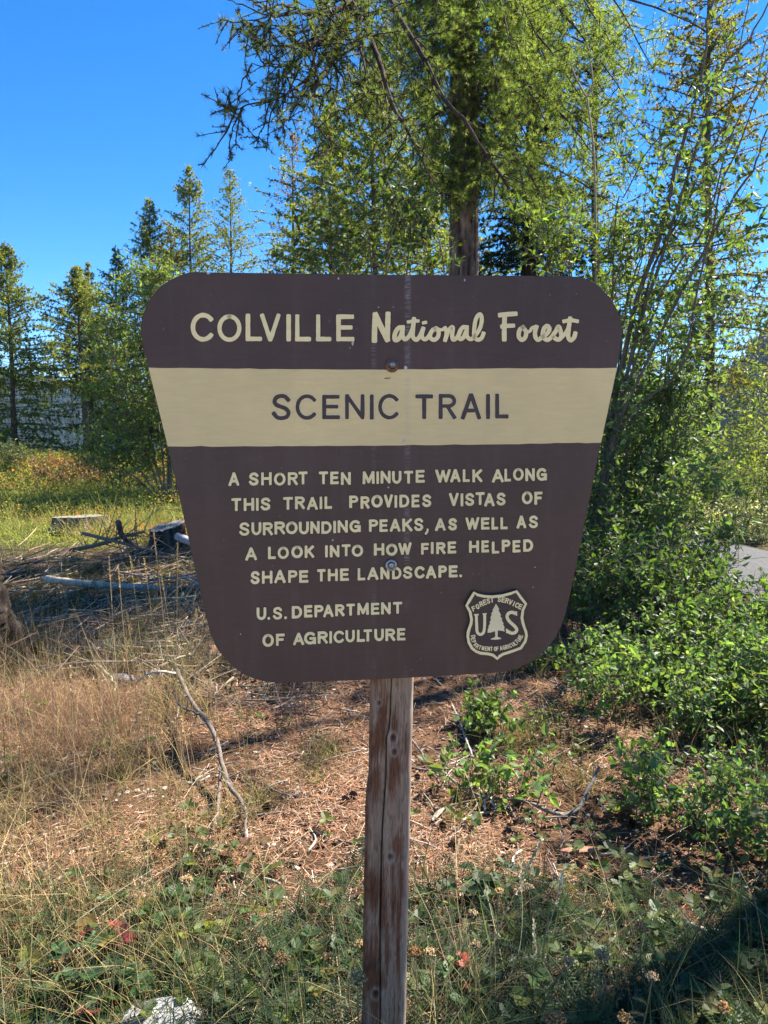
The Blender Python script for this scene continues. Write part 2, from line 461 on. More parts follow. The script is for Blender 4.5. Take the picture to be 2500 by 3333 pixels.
# stroke lettering, routed by hand: centre lines in a unit box (x right, y up)
def arc(cx, cy, rx, ry, a0, a1, n=22):
    a = np.radians(np.linspace(a0, a1, n))
    return np.stack([cx + rx * np.cos(a), cy + ry * np.sin(a)], -1)
S_CURVE = smooth_path([(.94, .83), (.74, .97), (.48, 1.0), (.2, .94), (.06, .78), (.14, .62), (.45, .52), (.78, .43), (.97, .26), (.86, .07), (.52, 0), (.22, .04), (.02, .2)], 34)
RB = np.concatenate([[(0, 1)], arc(.58, .76, .42, .24, 90, -90, 14), [(0, .52)]])
GL = {
    'A': [[(0, -.02), (.47, 1)], [(.53, 1), (1, -.02)], [(.18, .3), (.82, .3)]],
    'C': [arc(.56, .5, .56, .5, 42, 318, 30)],
    'D': [[(0, 0), (0, 1)], np.concatenate([[(0, 1)], arc(.42, .5, .58, .5, 90, -90, 20), [(0, 0)]])],
    'E': [[(0, 0), (0, 1)], [(0, 1), (.97, 1)], [(0, .52), (.88, .52)], [(0, 0), (1, 0)]],
    'F': [[(0, 0), (0, 1)], [(0, 1), (1, 1)], [(0, .52), (.85, .52)]],
    'G': [arc(.52, .5, .52, .5, 48, 330, 30), [(.58, .47), (1, .47)], [(1, .47), (1, .02)]],
    'H': [[(0, 0), (0, 1)], [(1, 0), (1, 1)], [(0, .52), (1, .52)]],
    'I': [[(.5, 0), (.5, 1)]],
    'K': [[(0, 0), (0, 1)], [(.05, .42), (.95, 1)], [(.34, .6), (1, 0)]],
    'L': [[(0, 1), (0, 0)], [(0, 0), (1, 0)]],
    'M': [[(0, 0), (.03, 1)], [(.04, 1), (.5, .1)], [(.5, .1), (.96, 1)], [(.97, 1), (1, 0)]],
    'N': [[(0, 0), (0, 1)], [(.02, 1), (.98, 0)], [(1, 0), (1, 1)]],
    'O': [arc(.5, .5, .5, .5, 90, 450, 40)],
    'P': [[(0, 0), (0, 1)], RB],
    'R': [[(0, 0), (0, 1)], RB, [(.5, .5), (1, -.01)]],
    'S': [S_CURVE],
    'T': [[(.5, 0), (.5, 1)], [(0, 1), (1, 1)]],
    'U': [np.concatenate([[(0, 1)], arc(.5, .42, .5, .42, 180, 360, 20), [(1, 1)]])],
    'V': [[(0, 1.02), (.48, 0)], [(.52, 0), (1, 1.02)]],
    'W': [[(0, 1.02), (.25, .02)], [(.26, 0), (.5, .95)], [(.5, .95), (.74, 0)], [(.75, .02), (1, 1.02)]],
}

def ribbon(P, w, cap=.5, closed=False, wob=0.0, rnd=True):
    """outline band of width w about the polyline P (pixels, y down)"""
    P = np.asarray(P, float)
    if not closed:
        k0 = nrm(P[0] - P[1]); k1 = nrm(P[-1] - P[-2])
        if rnd:
            c = w * cap
            P = np.concatenate([[P[0] + k0 * c], [P[0] + k0 * c * .55], P, [P[-1] + k1 * c * .55], [P[-1] + k1 * c]])
        T = nrm(np.gradient(P, axis=0))
    else:
        T = nrm(np.roll(P, -1, 0) - np.roll(P, 1, 0))
    Nn = np.stack([-T[:, 1], T[:, 0]], -1)
    h = np.full(len(P), w / 2) * (1 + rng.normal(size=len(P)) * wob)
    if not closed and rnd: h[0] *= .72; h[-1] *= .72
    L, Rr = P + Nn * h[:, None], P - Nn * h[:, None]
    return L, Rr

def add_stroke(mb, P, w, off, cap=.5, closed=False, wob=.04, rnd=True, c=1.0):
    P = np.asarray(P, float)
    if len(P) == 2 and not closed:
        P = P[0] + (P[1] - P[0]) * np.linspace(0, 1, 6)[:, None]
    L, Rr = ribbon(P, w, cap, closed, wob, rnd)
    n = len(L)
    V = np.concatenate([sp(L[:, 0], L[:, 1], off), sp(Rr[:, 0], Rr[:, 1], off)])
    k = np.arange(n if closed else n - 1); k2 = (k + 1) % n
    mb.add(V, np.stack([k, k + n, k2 + n, k2], -1), None, (c, c, c))

def add_glyph(mb, ch, x0, yt, x1, yb, w, off, slope=0.0, c=1.0):
    if ch == '.':
        ctr = np.array([(x0 + x1) / 2, yb - w * .55]); r = w * .55
        a = arc(0, 0, r * .5, r * .5, 0, 345, 14) + ctr
        add_stroke(mb, a, r, off, closed=True, wob=0, c=c); return
    if ch == ',':
        add_stroke(mb, [(x1 - w * .4, yb - w * .5), (x1 - w * .5, yb + w * .2), (x0 + w * .3, yb + w * .9)], w * .8, off, c=c); return
    h = w / 2
    for i, st in enumerate(GL[ch]):
        st = np.asarray(st, float)
        flat = ch in 'AEFHIKLMNTVWX' or (ch in 'DPRG' and len(st) < 4)
        X = x0 + h + st[:, 0] * max(x1 - x0 - w, .01)
        if ch == 'I': X = np.full(len(st), (x0 + x1) / 2)
        Y = yb - h - st[:, 1] * (yb - yt - w) + slope * (X - (x0 + x1) / 2)
        add_stroke(mb, np.stack([X, Y], -1), w * rng.uniform(.95, 1.06), off + i * .00012, .5, wob=.035, c=c)

def line(name, letters, scale, ox, oy, w, mat, tb, slope=0.0):
    """letters: (char, left, right) in crop pixels; tb: (x, top, bottom) samples"""
    tb = np.array(tb, float)
    mb, last, words = None, None, []
    for ch, a, b in letters:
        if last is None or (a - last) * scale > 19:
            mb = MB(); words.append(mb)
        last = b
        c = (a + b) / 2
        t = np.interp(c, tb[:, 0], tb[:, 1]); bt_ = np.interp(c, tb[:, 0], tb[:, 2])
        j = rng.normal() * 1.0
        args = (ch, ox + a * scale, oy + (t + j) * scale, ox + b * scale, oy + (bt_ + j) * scale)
        add_glyph(mb, *args, w, .0016, slope)
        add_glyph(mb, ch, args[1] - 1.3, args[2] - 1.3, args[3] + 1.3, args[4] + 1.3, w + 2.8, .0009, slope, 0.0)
    for mb in words:
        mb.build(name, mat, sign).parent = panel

def L56(s5, s6):
    """merge two crops of the paragraph into full-frame pixels"""
    return [(c, 700 + .3617 * a, 700 + .3617 * b) for c, a, b in s5] + [(c, 1250 + .3617 * a, 1250 + .3617 * b) for c, a, b in s6]
def T56(t5, t6):
    return [(700 + .3617 * x, 1500 + .3617 * a, 1500 + .3617 * b) for x, a, b in t5] + [(1250 + .3617 * x, 1500 + .3617 * a, 1500 + .3617 * b) for x, a, b in t6]

line('lettering', [('C', 58, 262), ('O', 297, 515), ('L', 553, 700), ('V', 682, 866), ('I', 920, 958), ('L', 997, 1140), ('L', 1185, 1322), ('E', 1368, 1530)],
     .3617, 600, 1000, 14.3, M_LETTER, [(160, 52, 310), (400, 62, 311), (620, 60, 306), (1530, 66, 306)])
line('lettering', [('S', 67, 190), ('C', 218, 352), ('E', 388, 501), ('N', 533, 657), ('I', 690, 716), ('C', 743, 875), ('T', 980, 1092), ('R', 1128, 1240), ('A', 1270, 1397), ('I', 1430, 1453), ('L', 1487, 1572)],
     .5124, 850, 1250, 13.0, M_DARKLET, [(67, 65, 231), (220, 63, 230), (440, 67, 222), (800, 62, 226), (1040, 66, 222), (1300, 60, 222), (1570, 61, 218)])
line('lettering', L56([('A', 122, 218), ('S', 305, 393), ('H', 415, 510), ('O', 530, 635), ('R', 655, 745), ('T', 752, 832), ('T', 935, 1017), ('E', 1037, 1113), ('N', 1133, 1222), ('M', 1328, 1437), ('I', 1453, 1475), ('N', 1490, 1580)],
     [('U', 72, 157), ('T', 180, 262), ('E', 285, 367), ('W', 462, 600), ('A', 597, 688), ('L', 708, 772), ('K', 795, 885), ('A', 972, 1077), ('L', 1083, 1143), ('O', 1160, 1258), ('N', 1272, 1357), ('G', 1372, 1467)]),
     1, 0, 0, 8.9, M_LETTER, T56([(170, 108, 226), (700, 102, 218), (1178, 97, 210)], [(115, 88, 202), (530, 80, 195), (1025, 72, 187), (1420, 65, 179)]), -.03)
line('lettering', L56([('T', 148, 235), ('H', 258, 352), ('I', 368, 393), ('S', 410, 500), ('T', 613, 700), ('R', 720, 808), ('A', 827, 925), ('I', 943, 963), ('L', 985, 1053), ('P', 1208, 1290), ('R', 1310, 1390), ('O', 1407, 1508)],
     [('V', 0, 80), ('I', 95, 118), ('D', 138, 228), ('E', 248, 320), ('S', 343, 427), ('V', 585, 672), ('I', 690, 713), ('S', 730, 813), ('T', 825, 905), ('A', 902, 995), ('S', 1012, 1095), ('O', 1240, 1337), ('F', 1353, 1425)]),
     1, 0, 0, 8.9, M_LETTER, T56([(190, 335, 450), (455, 330, 446), (1020, 321, 433), (1250, 315, 425)], [(183, 305, 420), (385, 302, 416), (630, 293, 408), (1050, 287, 402), (1390, 277, 393)]), -.03)
line('lettering', L56([('S', 217, 312), ('U', 328, 417), ('R', 430, 520), ('R', 535, 630), ('O', 637, 743), ('U', 755, 845), ('N', 857, 942), ('D', 957, 1050), ('I', 1065, 1088), ('N', 1103, 1195), ('G', 1210, 1312), ('P', 1385, 1468), ('E', 1480, 1555)],
     [('A', 52, 148), ('K', 165, 255), ('S', 270, 355), (',', 370, 402), ('A', 460, 555), ('S', 578, 658), ('W', 733, 858), ('E', 873, 950), ('L', 967, 1027), ('L', 1047, 1113), ('A', 1193, 1280), ('S', 1303, 1387)]),
     1, 0, 0, 8.9, M_LETTER, T56([(265, 553, 674), (372, 553, 669), (1003, 543, 655), (1260, 531, 641), (1425, 530, 642)], [(100, 522, 635), (312, 515, 632), (507, 517, 627), (795, 510, 620), (1080, 503, 612), (1345, 493, 607)]), -.03)
line('lettering', L56([('A', 273, 378), ('L', 477, 547), ('O', 563, 665), ('O', 687, 790), ('K', 807, 893), ('I', 990, 1015), ('N', 1033, 1120), ('T', 1140, 1220), ('O', 1230, 1333), ('H', 1430, 1523)],
     [('O', 18, 120), ('W', 128, 248), ('F', 333, 405), ('I', 423, 445), ('R', 470, 553), ('E', 573, 650), ('H', 765, 855), ('E', 877, 945), ('L', 970, 1037), ('P', 1060, 1138), ('E', 1157, 1228), ('D', 1253, 1342)]),
     1, 0, 0, 8.9, M_LETTER, T56([(325, 780, 893), (512, 774, 886), (850, 765, 876), (1075, 758, 866), (1475, 745, 853)], [(188, 740, 847), (370, 735, 840), (610, 728, 836), (810, 722, 830), (1300, 709, 819)]), -.03)
line('lettering', L56([('S', 320, 403), ('H', 422, 517), ('A', 533, 635), ('P', 658, 742), ('E', 757, 840), ('T', 920, 993), ('H', 1015, 1105), ('E', 1125, 1205), ('L', 1283, 1352), ('A', 1370, 1470), ('N', 1488, 1570)],
     [('D', 72, 158), ('S', 170, 257), ('C', 275, 365), ('A', 378, 470), ('P', 490, 567), ('E', 583, 663), ('.', 678, 703)]),
     1, 0, 0, 8.9, M_LETTER, T56([(360, 992, 1109), (957, 977, 1088), (1165, 970, 1082), (1318, 966, 1077)], [(115, 955, 1065), (213, 949, 1061), (425, 945, 1055), (623, 940, 1047)]), -.03)
line('lettering', [('U', 98, 185), ('.', 198, 217), ('S', 243, 330), ('.', 347, 370), ('D', 415, 507), ('E', 525, 600), ('P', 618, 700), ('A', 697, 790), ('R', 805, 888), ('T', 905, 982), ('M', 1003, 1108), ('E', 1127, 1203), ('N', 1218, 1305), ('T', 1325, 1408)],
     .3617, 800, 1930, 8.9, M_LETTER, [(140, 130, 243), (285, 125, 240), (460, 116, 228), (560, 112, 222), (745, 105, 215), (847, 101, 208), (1055, 92, 200), (1365, 80, 187)], -.035)
line('lettering', [('O', 150, 253), ('F', 272, 350), ('A', 427, 525), ('G', 525, 632), ('R', 648, 738), ('I', 752, 777), ('C', 790, 885), ('U', 897, 982), ('L', 1000, 1072), ('T', 1060, 1137), ('U', 1157, 1243), ('R', 1257, 1345), ('E', 1362, 1437)],
     .3617, 800, 1930, 8.9, M_LETTER, [(200, 368, 484), (310, 367, 476), (475, 360, 467), (580, 350, 463), (690, 345, 455), (840, 337, 450), (1035, 331, 441), (1200, 323, 433), (1400, 316, 427)], -.035)

def script(name, strokes, scale, ox, oy):
    mb = MB()
    for i, (w_, pts) in enumerate(strokes):
        a = np.array(pts, float) * scale + np.array([ox, oy])
        a = smooth_path(a, max(8, 7 * len(a))) if len(a) > 2 else a
        add_stroke(mb, a, w_ * scale, .0016 + i * .00012, .5, wob=.02)
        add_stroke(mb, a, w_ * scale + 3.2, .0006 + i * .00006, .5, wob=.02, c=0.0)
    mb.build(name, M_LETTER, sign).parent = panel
script('script_lettering', [
    (74, [(78, 445), (80, 300), (90, 105)]), (76, [(95, 105), (170, 270), (250, 432)]), (72, [(252, 430), (256, 280), (262, 95)]),
    (62, [(458, 272), (405, 280), (360, 345), (350, 425), (380, 443), (430, 395), (458, 300)]),
    (58, [(462, 275), (458, 380), (490, 432), (540, 398), (585, 310), (603, 230), (612, 160)]),
    (58, [(612, 165), (600, 290), (598, 395), (640, 440), (688, 395), (735, 290)]), (46, [(538, 198), (610, 186), (665, 185)]),
    (56, [(738, 290), (718, 390), (762, 434), (815, 385), (860, 310), (905, 285)]), (46, [(742, 210), (768, 205)]),
    (58, [(915, 290), (855, 320), (828, 400), (880, 440), (932, 405), (945, 335), (905, 288)]), (44, [(930, 292), (985, 305), (1040, 282)]),
    (58, [(1030, 285), (1052, 330), (1045, 400), (1034, 440)]), (58, [(1050, 390), (1085, 310), (1135, 268), (1128, 380), (1145, 438), (1195, 405), (1235, 330)]),
    (58, [(1325, 270), (1268, 275), (1218, 360), (1235, 430), (1285, 400), (1322, 310)]), (56, [(1325, 275), (1328, 390), (1380, 432), (1425, 395), (1490, 310), (1525, 200), (1520, 115), (1488, 100), (1445, 170), (1425, 300), (1428, 400), (1475, 440), (1525, 415), (1550, 355)]),
], .2411, 1200, 1000)
script('script_lettering', [
    (64, [(118, 105), (215, 95), (320, 88)]), (66, [(178, 110), (172, 270), (172, 430)]), (58, [(145, 260), (215, 252), (290, 248)]),
    (60, [(425, 270), (378, 310), (368, 395), (410, 440), (455, 405), (465, 330), (425, 272)]), (44, [(465, 335), (515, 325), (550, 275), (608, 265)]),
    (60, [(605, 268), (588, 330), (592, 400), (630, 440), (680, 405), (750, 355), (782, 290), (748, 252), (703, 300), (695, 395), (750, 440), (808, 405), (868, 320), (908, 262), (942, 370), (925, 425), (885, 436), (848, 410)]),
    (54, [(935, 420), (1005, 340), (1042, 260), (1060, 160)]), (60, [(1060, 155), (1042, 290), (1035, 395), (1066, 445), (1112, 412), (1130, 355)]), (52, [(980, 190), (1065, 175), (1155, 188)]),
], .2411, 1600, 1000)

# shield emblem
ES, EX, EY = .211, 1450, 1850
def e2(p): return np.array(p, float) * ES + np.array([EX, EY])
SHO = [(430, 352), (500, 382), (600, 405), (720, 412), (870, 396), (1000, 362), (1105, 330), (1190, 440), (1268, 545), (1222, 650), (1207, 760), (1222, 840), (1245, 910), (1268, 970), (1278, 1040), (1255, 1140), (1180, 1250), (1050, 1300), (900, 1348), (850, 1378), (800, 1420), (720, 1362), (650, 1345), (540, 1335), (460, 1305), (390, 1250), (335, 1150), (318, 1050), (325, 980), (345, 910), (368, 850), (376, 790), (355, 680), (300, 575), (350, 480)]
M_EMB = paint_mat('emblem_brown', (.045, .024, .024), .5, .12)
emblem = prism('shield_emblem', e2(SHO), .011, .0108, M_EMB, sign, .0008, M_PLYEDGE)
cen = np.array([790, 860.0])
inset = np.array(SHO, float); Tn = nrm(np.roll(inset, -1, 0) - np.roll(inset, 1, 0)); inset = inset + np.stack([-Tn[:, 1], Tn[:, 0]], -1) * 27
mb = MB(); add_stroke(mb, e2(inset), 42 * ES, .0116, closed=True, wob=.05)
mb.build('emblem_border', M_LETTER, sign).parent = emblem
TREE = [(780, 545), (832, 632), (815, 640), (860, 725), (840, 728), (878, 785), (864, 790), (900, 855), (886, 858), (915, 915), (903, 922), (914, 976), (880, 965), (830, 958), (808, 956), (805, 1055), (860, 1075), (855, 1090), (780, 1100), (700, 1098), (702, 1086), (755, 1065), (770, 1050), (765, 970), (740, 976), (690, 992), (650, 992), (655, 930), (668, 920), (665, 890), (690, 852), (682, 830), (705, 782), (692, 765), (715, 712), (705, 700), (737, 655), (725, 648)]
prism('emblem_tree', e2(TREE), .0118, .0004, M_EMBPAINT, sign).parent = emblem
mb = MB(); k = 0
for w_, pts in [(44, [(476, 715), (482, 880), (492, 985), (540, 1020), (588, 985), (604, 880), (606, 715)]), (22, [(440, 716), (514, 713)]), (22, [(574, 706), (636, 700)]),
                (50, [(1078, 700), (1035, 678), (975, 692), (950, 750), (985, 815), (1060, 885), (1100, 940), (1080, 985), (1020, 1000), (950, 965)]), (26, [(1092, 662), (1094, 730)]), (24, [(943, 930), (948, 1000)])]:
    a = np.array(pts, float)
    add_stroke(mb, e2(smooth_path(a, 30) if len(a) > 2 else a), w_ * ES, .0118 + k * .0001, .2, wob=0, rnd=False); k += 1
def ring_glyph(ch, x, y, wd, ht, rot, w_):
    c, s = math.cos(math.radians(rot)), math.sin(math.radians(rot))
    for i, st in enumerate(GL[ch]):
        st = (np.asarray(st, float) - .5) * np.array([wd, -ht])
        if ch == 'I': st[:, 0] = 0
        st = st @ np.array([[c, s], [-s, c]]) + np.array([x, y])
        add_stroke(mb, e2(st), w_ * ES, .0118 + i * .0001, .4, wob=0)
for ch, x, y, r in [('F', 437, 622, -22), ('O', 495, 588, -24), ('R', 553, 550, -20), ('E', 608, 522, -14), ('S', 663, 502, -9), ('T', 720, 488, -4), ('S', 832, 478, 3), ('E', 893, 486, 8), ('R', 950, 500, 13), ('V', 1005, 522, 20), ('I', 1055, 545, 24), ('C', 1103, 566, 26), ('E', 1155, 590, 20)]:
    ring_glyph(ch, x, y, 38, 66, r, 17)
for ch, x, y, r in [('D', 430, 1048, 82), ('E', 425, 1090, 72), ('P', 440, 1133, 58), ('A', 462, 1172, 45), ('R', 493, 1203, 32), ('T', 532, 1220, 20), ('M', 580, 1230, 12), ('E', 628, 1238, 6), ('N', 668, 1241, 3), ('T', 710, 1242, 0), ('O', 766, 1242, -2), ('F', 804, 1240, -3), ('A', 858, 1230, -10), ('G', 902, 1222, -14), ('R', 942, 1212, -18), ('I', 972, 1203, -20), ('C', 1002, 1192, -24), ('U', 1042, 1172, -30), ('L', 1078, 1154, -36), ('T', 1098, 1130, -42), ('U', 1130, 1105, -54), ('R', 1150, 1076, -66), ('E', 1163, 1045, -78)]:
    ring_glyph(ch, x, y, 26, 56, r, 13)
mb.build('emblem_lettering', M_LETTER, sign).parent = emblem

# bolts, washers, staple, paint chips
def metal(name, base, rough, metallic=.6):
    m, nt, out = mat_base(name)
    tc = nt.nodes.new('ShaderNodeTexCoord'); nz = nt.nodes.new('ShaderNodeTexNoise'); nz.inputs['Scale'].default_value = 400; nz.inputs['Detail'].default_value = 4
    nt.links.new(tc.outputs['Object'], nz.inputs['Vector'])
    cr = nt.nodes.new('ShaderNodeValToRGB'); cr.color_ramp.elements[0].position = .35; cr.color_ramp.elements[1].position = .65
    cr.color_ramp.elements[0].color = (*[b * .45 for b in base], 1); cr.color_ramp.elements[1].color = (*[min(1, b * 1.3) for b in base], 1)
    nt.links.new(nz.outputs[0], cr.inputs[0])
    pb = nt.nodes.new('ShaderNodeBsdfPrincipled'); pb.inputs['Roughness'].default_value = rough; pb.inputs['Metallic'].default_value = metallic
    nt.links.new(cr.outputs[0], pb.inputs['Base Color']); nt.links.new(pb.outputs[0], out.inputs['Surface'])
    return m
M_RUST = metal('rusty_washer', (.16, .075, .055), .9, .1)
M_STEEL = metal('galvanised_steel', (.30, .31, .32), .45, .75)
M_BLACK = metal('dark_iron', (.02, .02, .02), .6, .5)

def lathe_on_sign(mb, u, v, prof, seg=24, off=0.0, sx_=1.0):
    """prof: (radius m, height above the face m)"""
    c = sp(np.array([u]), np.array([v]), off)[0]
    a = np.arange(seg) * 2 * np.pi / seg
    V = np.concatenate([c + SN * h + r * (np.cos(a)[:, None] * SX * sx_ + np.sin(a)[:, None] * UPV) for r, h in prof])
    n = len(prof)
    i, j = np.meshgrid(np.arange(n - 1), np.arange(seg), indexing='ij')
    q = np.stack([i * seg + j, i * seg + (j + 1) % seg, (i + 1) * seg + (j + 1) % seg, (i + 1) * seg + j], -1).reshape(-1, 4)
    mb.add(V, q)
mb = MB(); lathe_on_sign(mb, 1276, 1190, [(.0148, 0), (.0145, .004), (.0075, .0045)], off=.001)
washer = mb.build('washer', M_RUST, sign, True)
mb = MB(); lathe_on_sign(mb, 1277, 1187, [(.0078, .004), (.0074, .009), (.0055, .0105), (.0048, .0125), (.0001, .0135)], 18, off=.001)
mb.build('bolt', M_STEEL, sign, True)
mb = MB(); lathe_on_sign(mb, 1273, 1839, [(.0135, 0), (.0133, .003), (.012, .0042), (.0085, .0044), (.0078, .003), (.0074, .0025)], off=.0022)
mb.build('washer', M_STEEL, sign, True)
mb = MB(); lathe_on_sign(mb, 1273, 1839, [(.0074, .002), (.0072, .0055), (.005, .0075), (.002, .0078), (.0018, .006), (.0001, .006)], 6, off=.0022)
mb.build('bolt', M_STEEL, sign)
mb = MB(); add_stroke(mb, [(1253, 1231.5), (1270, 1230.5)], 2.4, .0022, wob=0); mb.build('staple', M_BLACK, sign)
M_CHIP = paint_mat('bare_wood_chip', (.42, .40, .40), .9, .2)
for u, v, a_, b_ in [(1148, 1117, 5, 8), (1139, 1132, 1.6, 3), (1320, 1197, 6, 6), (1264, 1586, 3, 3), (1083, 1758, 3.5, 3), (1394, 1288, 3, 2.5), (1314, 1434, 5, 7), (1742, 1846, 2.5, 2), (1102, 906, 3, 4), (1512, 911, 3, 5), (678, 889.5, 6, 3), (1280, 999, 2, 1.5), (1232, 1000, 2, 3), (1735, 1912, 2, 2), (1790, 960, 1.5, 1.5), (783, 2064, 2, 3)]:
    t = np.arange(9) * 2 * np.pi / 9; rr = rng.uniform(.6, 1.2, 9)
    P = np.stack([u + a_ * rr * np.cos(t), v + b_ * rr * np.sin(t)], -1)
    V = np.concatenate([sp(P[:, 0], P[:, 1], .0013), sp(np.array([u]), np.array([v]), .0013)])
    mb = MB(); mb.add(V, None, [[9, (i + 1) % 9, i] for i in range(9)])
    mb.build('paint_chip', M_CHIP, sign).parent = panel

# weathered square post with rounded edges, a drying crack and knots
def build_post():
    nz_, nx = 430, 64
    # cross section: open perimeter around the rounded square, dense on the front face
    hw, r = .0535, .016
    per = []
    front = np.linspace(-hw + r, hw - r, nx)
    for x in front: per.append((x, -hw, 0, 1))
    for a in np.radians(np.linspace(-90, 0, 7))[1:]: per.append((hw - r + r * math.cos(a), -hw + r + r * math.sin(a), 1, 0))
    per += [(hw, y, 1, 0) for y in np.linspace(-hw + r, hw - r, 14)[1:]]
    for a in np.radians(np.linspace(0, 90, 5))[1:]: per.append((hw - r + r * math.cos(a), hw - r + r * math.sin(a), 2, 0))
    per += [(x, hw, 2, 0) for x in np.linspace(hw - r, -hw + r, 6)[1:]]
    for a in np.radians(np.linspace(90, 180, 5))[1:]: per.append((-hw + r + r * math.cos(a), hw - r + r * math.sin(a), 3, 0))
    per += [(-hw, y, 3, 0) for y in np.linspace(hw - r, -hw + r, 14)[1:]]
    for a in np.radians(np.linspace(180, 270, 7))[1:-1]: per.append((-hw + r + r * math.cos(a), -hw + r + r * math.sin(a), 3, 0))
    per = np.array(per); m = len(per)
    ztop = float(sp(np.array([1270]), np.array([925]))[0][2]); z = np.linspace(-.25, ztop, nz_)
    X = np.broadcast_to(per[:, 0], (nz_, m)).copy(); Y = np.broadcast_to(per[:, 1], (nz_, m)).copy(); Z = np.broadcast_to(z[:, None], (nz_, m)).copy()
    isf = np.broadcast_to(per[:, 3] > 0, (nz_, m))
    ctr = lambda v_: None
    zz = z[:, None]
    # post axis: pixel centre against height
    vs = np.array([2210, 2500, 2800, 3050, 3300]); us = np.array([1272, 1266, 1260, 1255, 1251.]) 
    yf = SB[1] - .0535
    pts = px(us, vs, np.full(5, yf)); axis = np.interp(z, pts[::-1, 2], pts[::-1, 0])
    below = z < pts[-1, 2]; axis[below] = pts[-1, 0] + (z[below] - pts[-1, 2]) * .025
    above = z > pts[0, 2]; axis[above] = pts[0, 0] + (z[above] - pts[0, 2]) * .02
    zk = px(np.array([1200.]), np.array([2150 + 830 * .535]), np.array([yf]))[0, 2]
    # left face is dressed narrower above the notch
    st = 1 / (1 + np.exp(-(zk - zz) / .012))
    X = np.where(X < 0, X * (1 + .10 * (st - 1) + 0.0), X) + (X < 0) * (-.0015 * st)
    # crack path on the front face (x from the axis, by height)
    zc = px(np.full(9, 1270.), 2150 + .535 * np.array([110, 300, 420, 470, 700, 1000, 1300, 1700, 2100]), np.full(9, yf))
    cu = 1050 + .535 * np.array([419, 413, 405, 388, 386, 365, 356, 350, 352])
    cxp = px(cu, 2150 + .535 * np.array([110, 300, 420, 470, 700, 1000, 1300, 1700, 2100]), np.full(9, yf))[:, 0]
    order = np.argsort(zc[:, 2]); cx = np.interp(z, zc[order, 2], (cxp - np.interp(zc[:, 2], z, axis))[order])
    wid = np.interp(z, [-.3, .2, .55, .78, .9, 1.2], [.0022, .0026, .0030, .0024, .0018, .0014])
    # move front columns so four of them follow the crack
    k = nx // 2
    u0 = front[k]
    base = X[:, :nx].copy()
    lo, hi = base[:, :1], base[:, -1:]
    t = np.where(base <= u0, (base - lo) / (u0 - lo), (hi - base) / (hi - u0)); t = np.clip(t, 0, 1)
    sh = (cx - u0)[:, None]
    X[:, :nx] = base + sh * t
    dcol = np.arange(nx)[None] - k
    for dd, fx in ((-1, -1.0), (0, 0), (1, 1.0)):
        X[:, k + dd] = cx + fx * wid
    X[:, k - 2] = cx - wid - .0012; X[:, k + 2] = cx + wid + .0012
    depth = np.zeros_like(X)
    depth[:, k] = .02
    # gentle hewn waviness, knots
    nzf = lambda a, b, s: np.sin(a * s + 1.3 * np.sin(b * 9 + s)) 
    wave = .0012 * np.sin(zz * 21 + X * 30) + .0008 * np.sin(zz * 47 + 2 + X * 90)
    rr_ = np.random.default_rng(5)
    # colour: grey weathered wood, rusty stain left in patches, pale rim and dark core at knots
    gx = X / .055
    cols = np.cumsum(rr_.normal(size=m)) ; cols = (cols - cols.mean()) / cols.std()
    g1 = rr_.normal(size=(60, m)); zi = np.linspace(0, 59.99, nz_)
    f0 = zi.astype(int).clip(0, 58); ff = (zi - f0)[:, None]
    gr = g1[f0] * (1 - ff) + g1[f0 + 1] * ff
    kf = np.array([.25, .5, .25]); 
    gr2 = rr_.normal(size=(200, m)); f1 = (zi * 3.3).astype(int).clip(0, 198); fr = (zi * 3.3 - f1)[:, None]; gr2 = gr2[f1] * (1 - fr) + gr2[f1 + 1] * fr
    def blobs(n, sx_, sz_, seed):
        q = np.random.default_rng(seed); o = np.zeros_like(X)
        for _ in range(n):
            cx_, cz_ = q.uniform(-.07, .07), q.uniform(-.1, ztop); a_, b_ = q.uniform(.5, 1.3) * sx_, q.uniform(.5, 1.4) * sz_
            o = np.maximum(o, np.exp(-((X - cx_) / a_) ** 2 - ((zz - cz_) / b_) ** 2))
        return o
    ragged = .75 * gr + .45 * gr2 + .25 * cols
    stain = blobs(30, .014, .11, 8) - .40 + .33 * ragged
    zv = lambda v_: px(np.array([1260.]), np.array([2150 + .535 * v_]), np.array([yf]))[0, 2]
    for (cu_, cv_, a_, b_) in [(300, 500, .020, .05), (330, 470, .012, .04), (290, 750, .022, .05), (440, 420, .010, .05), (430, 700, .012, .07), (450, 1140, .013, .04), (290, 1400, .03, .05), (275, 1850, .02, .06), (300, 1960, .035, .03), (460, 1650, .006, .15), (430, 1450, .008, .1), (250, 300, .01, .2), (520, 1500, .008, .2)]:
        p_ = px(np.array([1050 + .535 * cu_]), np.array([2150 + .535 * cv_]), np.array([yf]))[0]
        stain = np.maximum(stain, np.exp(-((X + axis[:, None] - p_[0]) / a_) ** 2 - ((zz - p_[2]) / b_) ** 2) - .28 + .33 * ragged)
    stain = np.clip(stain * 3, 0, 1) * .92
    side = np.clip((-X - .036) / .014, 0, 1) * (zz > zk * .0) 
    stain = np.maximum(stain, side * np.clip(.75 + .4 * gr, 0, 1))
    grey = np.array([.30, .207, .142]); brown = np.array([.13, .050, .024])
    warm = np.clip((.9 - zz) * .5, 0, .5)[..., None]
    base = grey * (1 - warm) + np.array([.235, .155, .10]) * warm
    col = base * (1 + .16 * gr + .12 * gr2 + .05 * cols)[..., None]
    dark = np.clip(gr2 * .5 + gr * .5 - .75, 0, 1)[..., None]
    col = col * (1 - .65 * dark)
    col = col * (1 - stain[..., None]) + brown * (1 + .35 * gr2[..., None]) * stain[..., None]
    # right edge paler
    pale_edge = np.clip((X - .038) / .012, 0, 1)[..., None] * .6
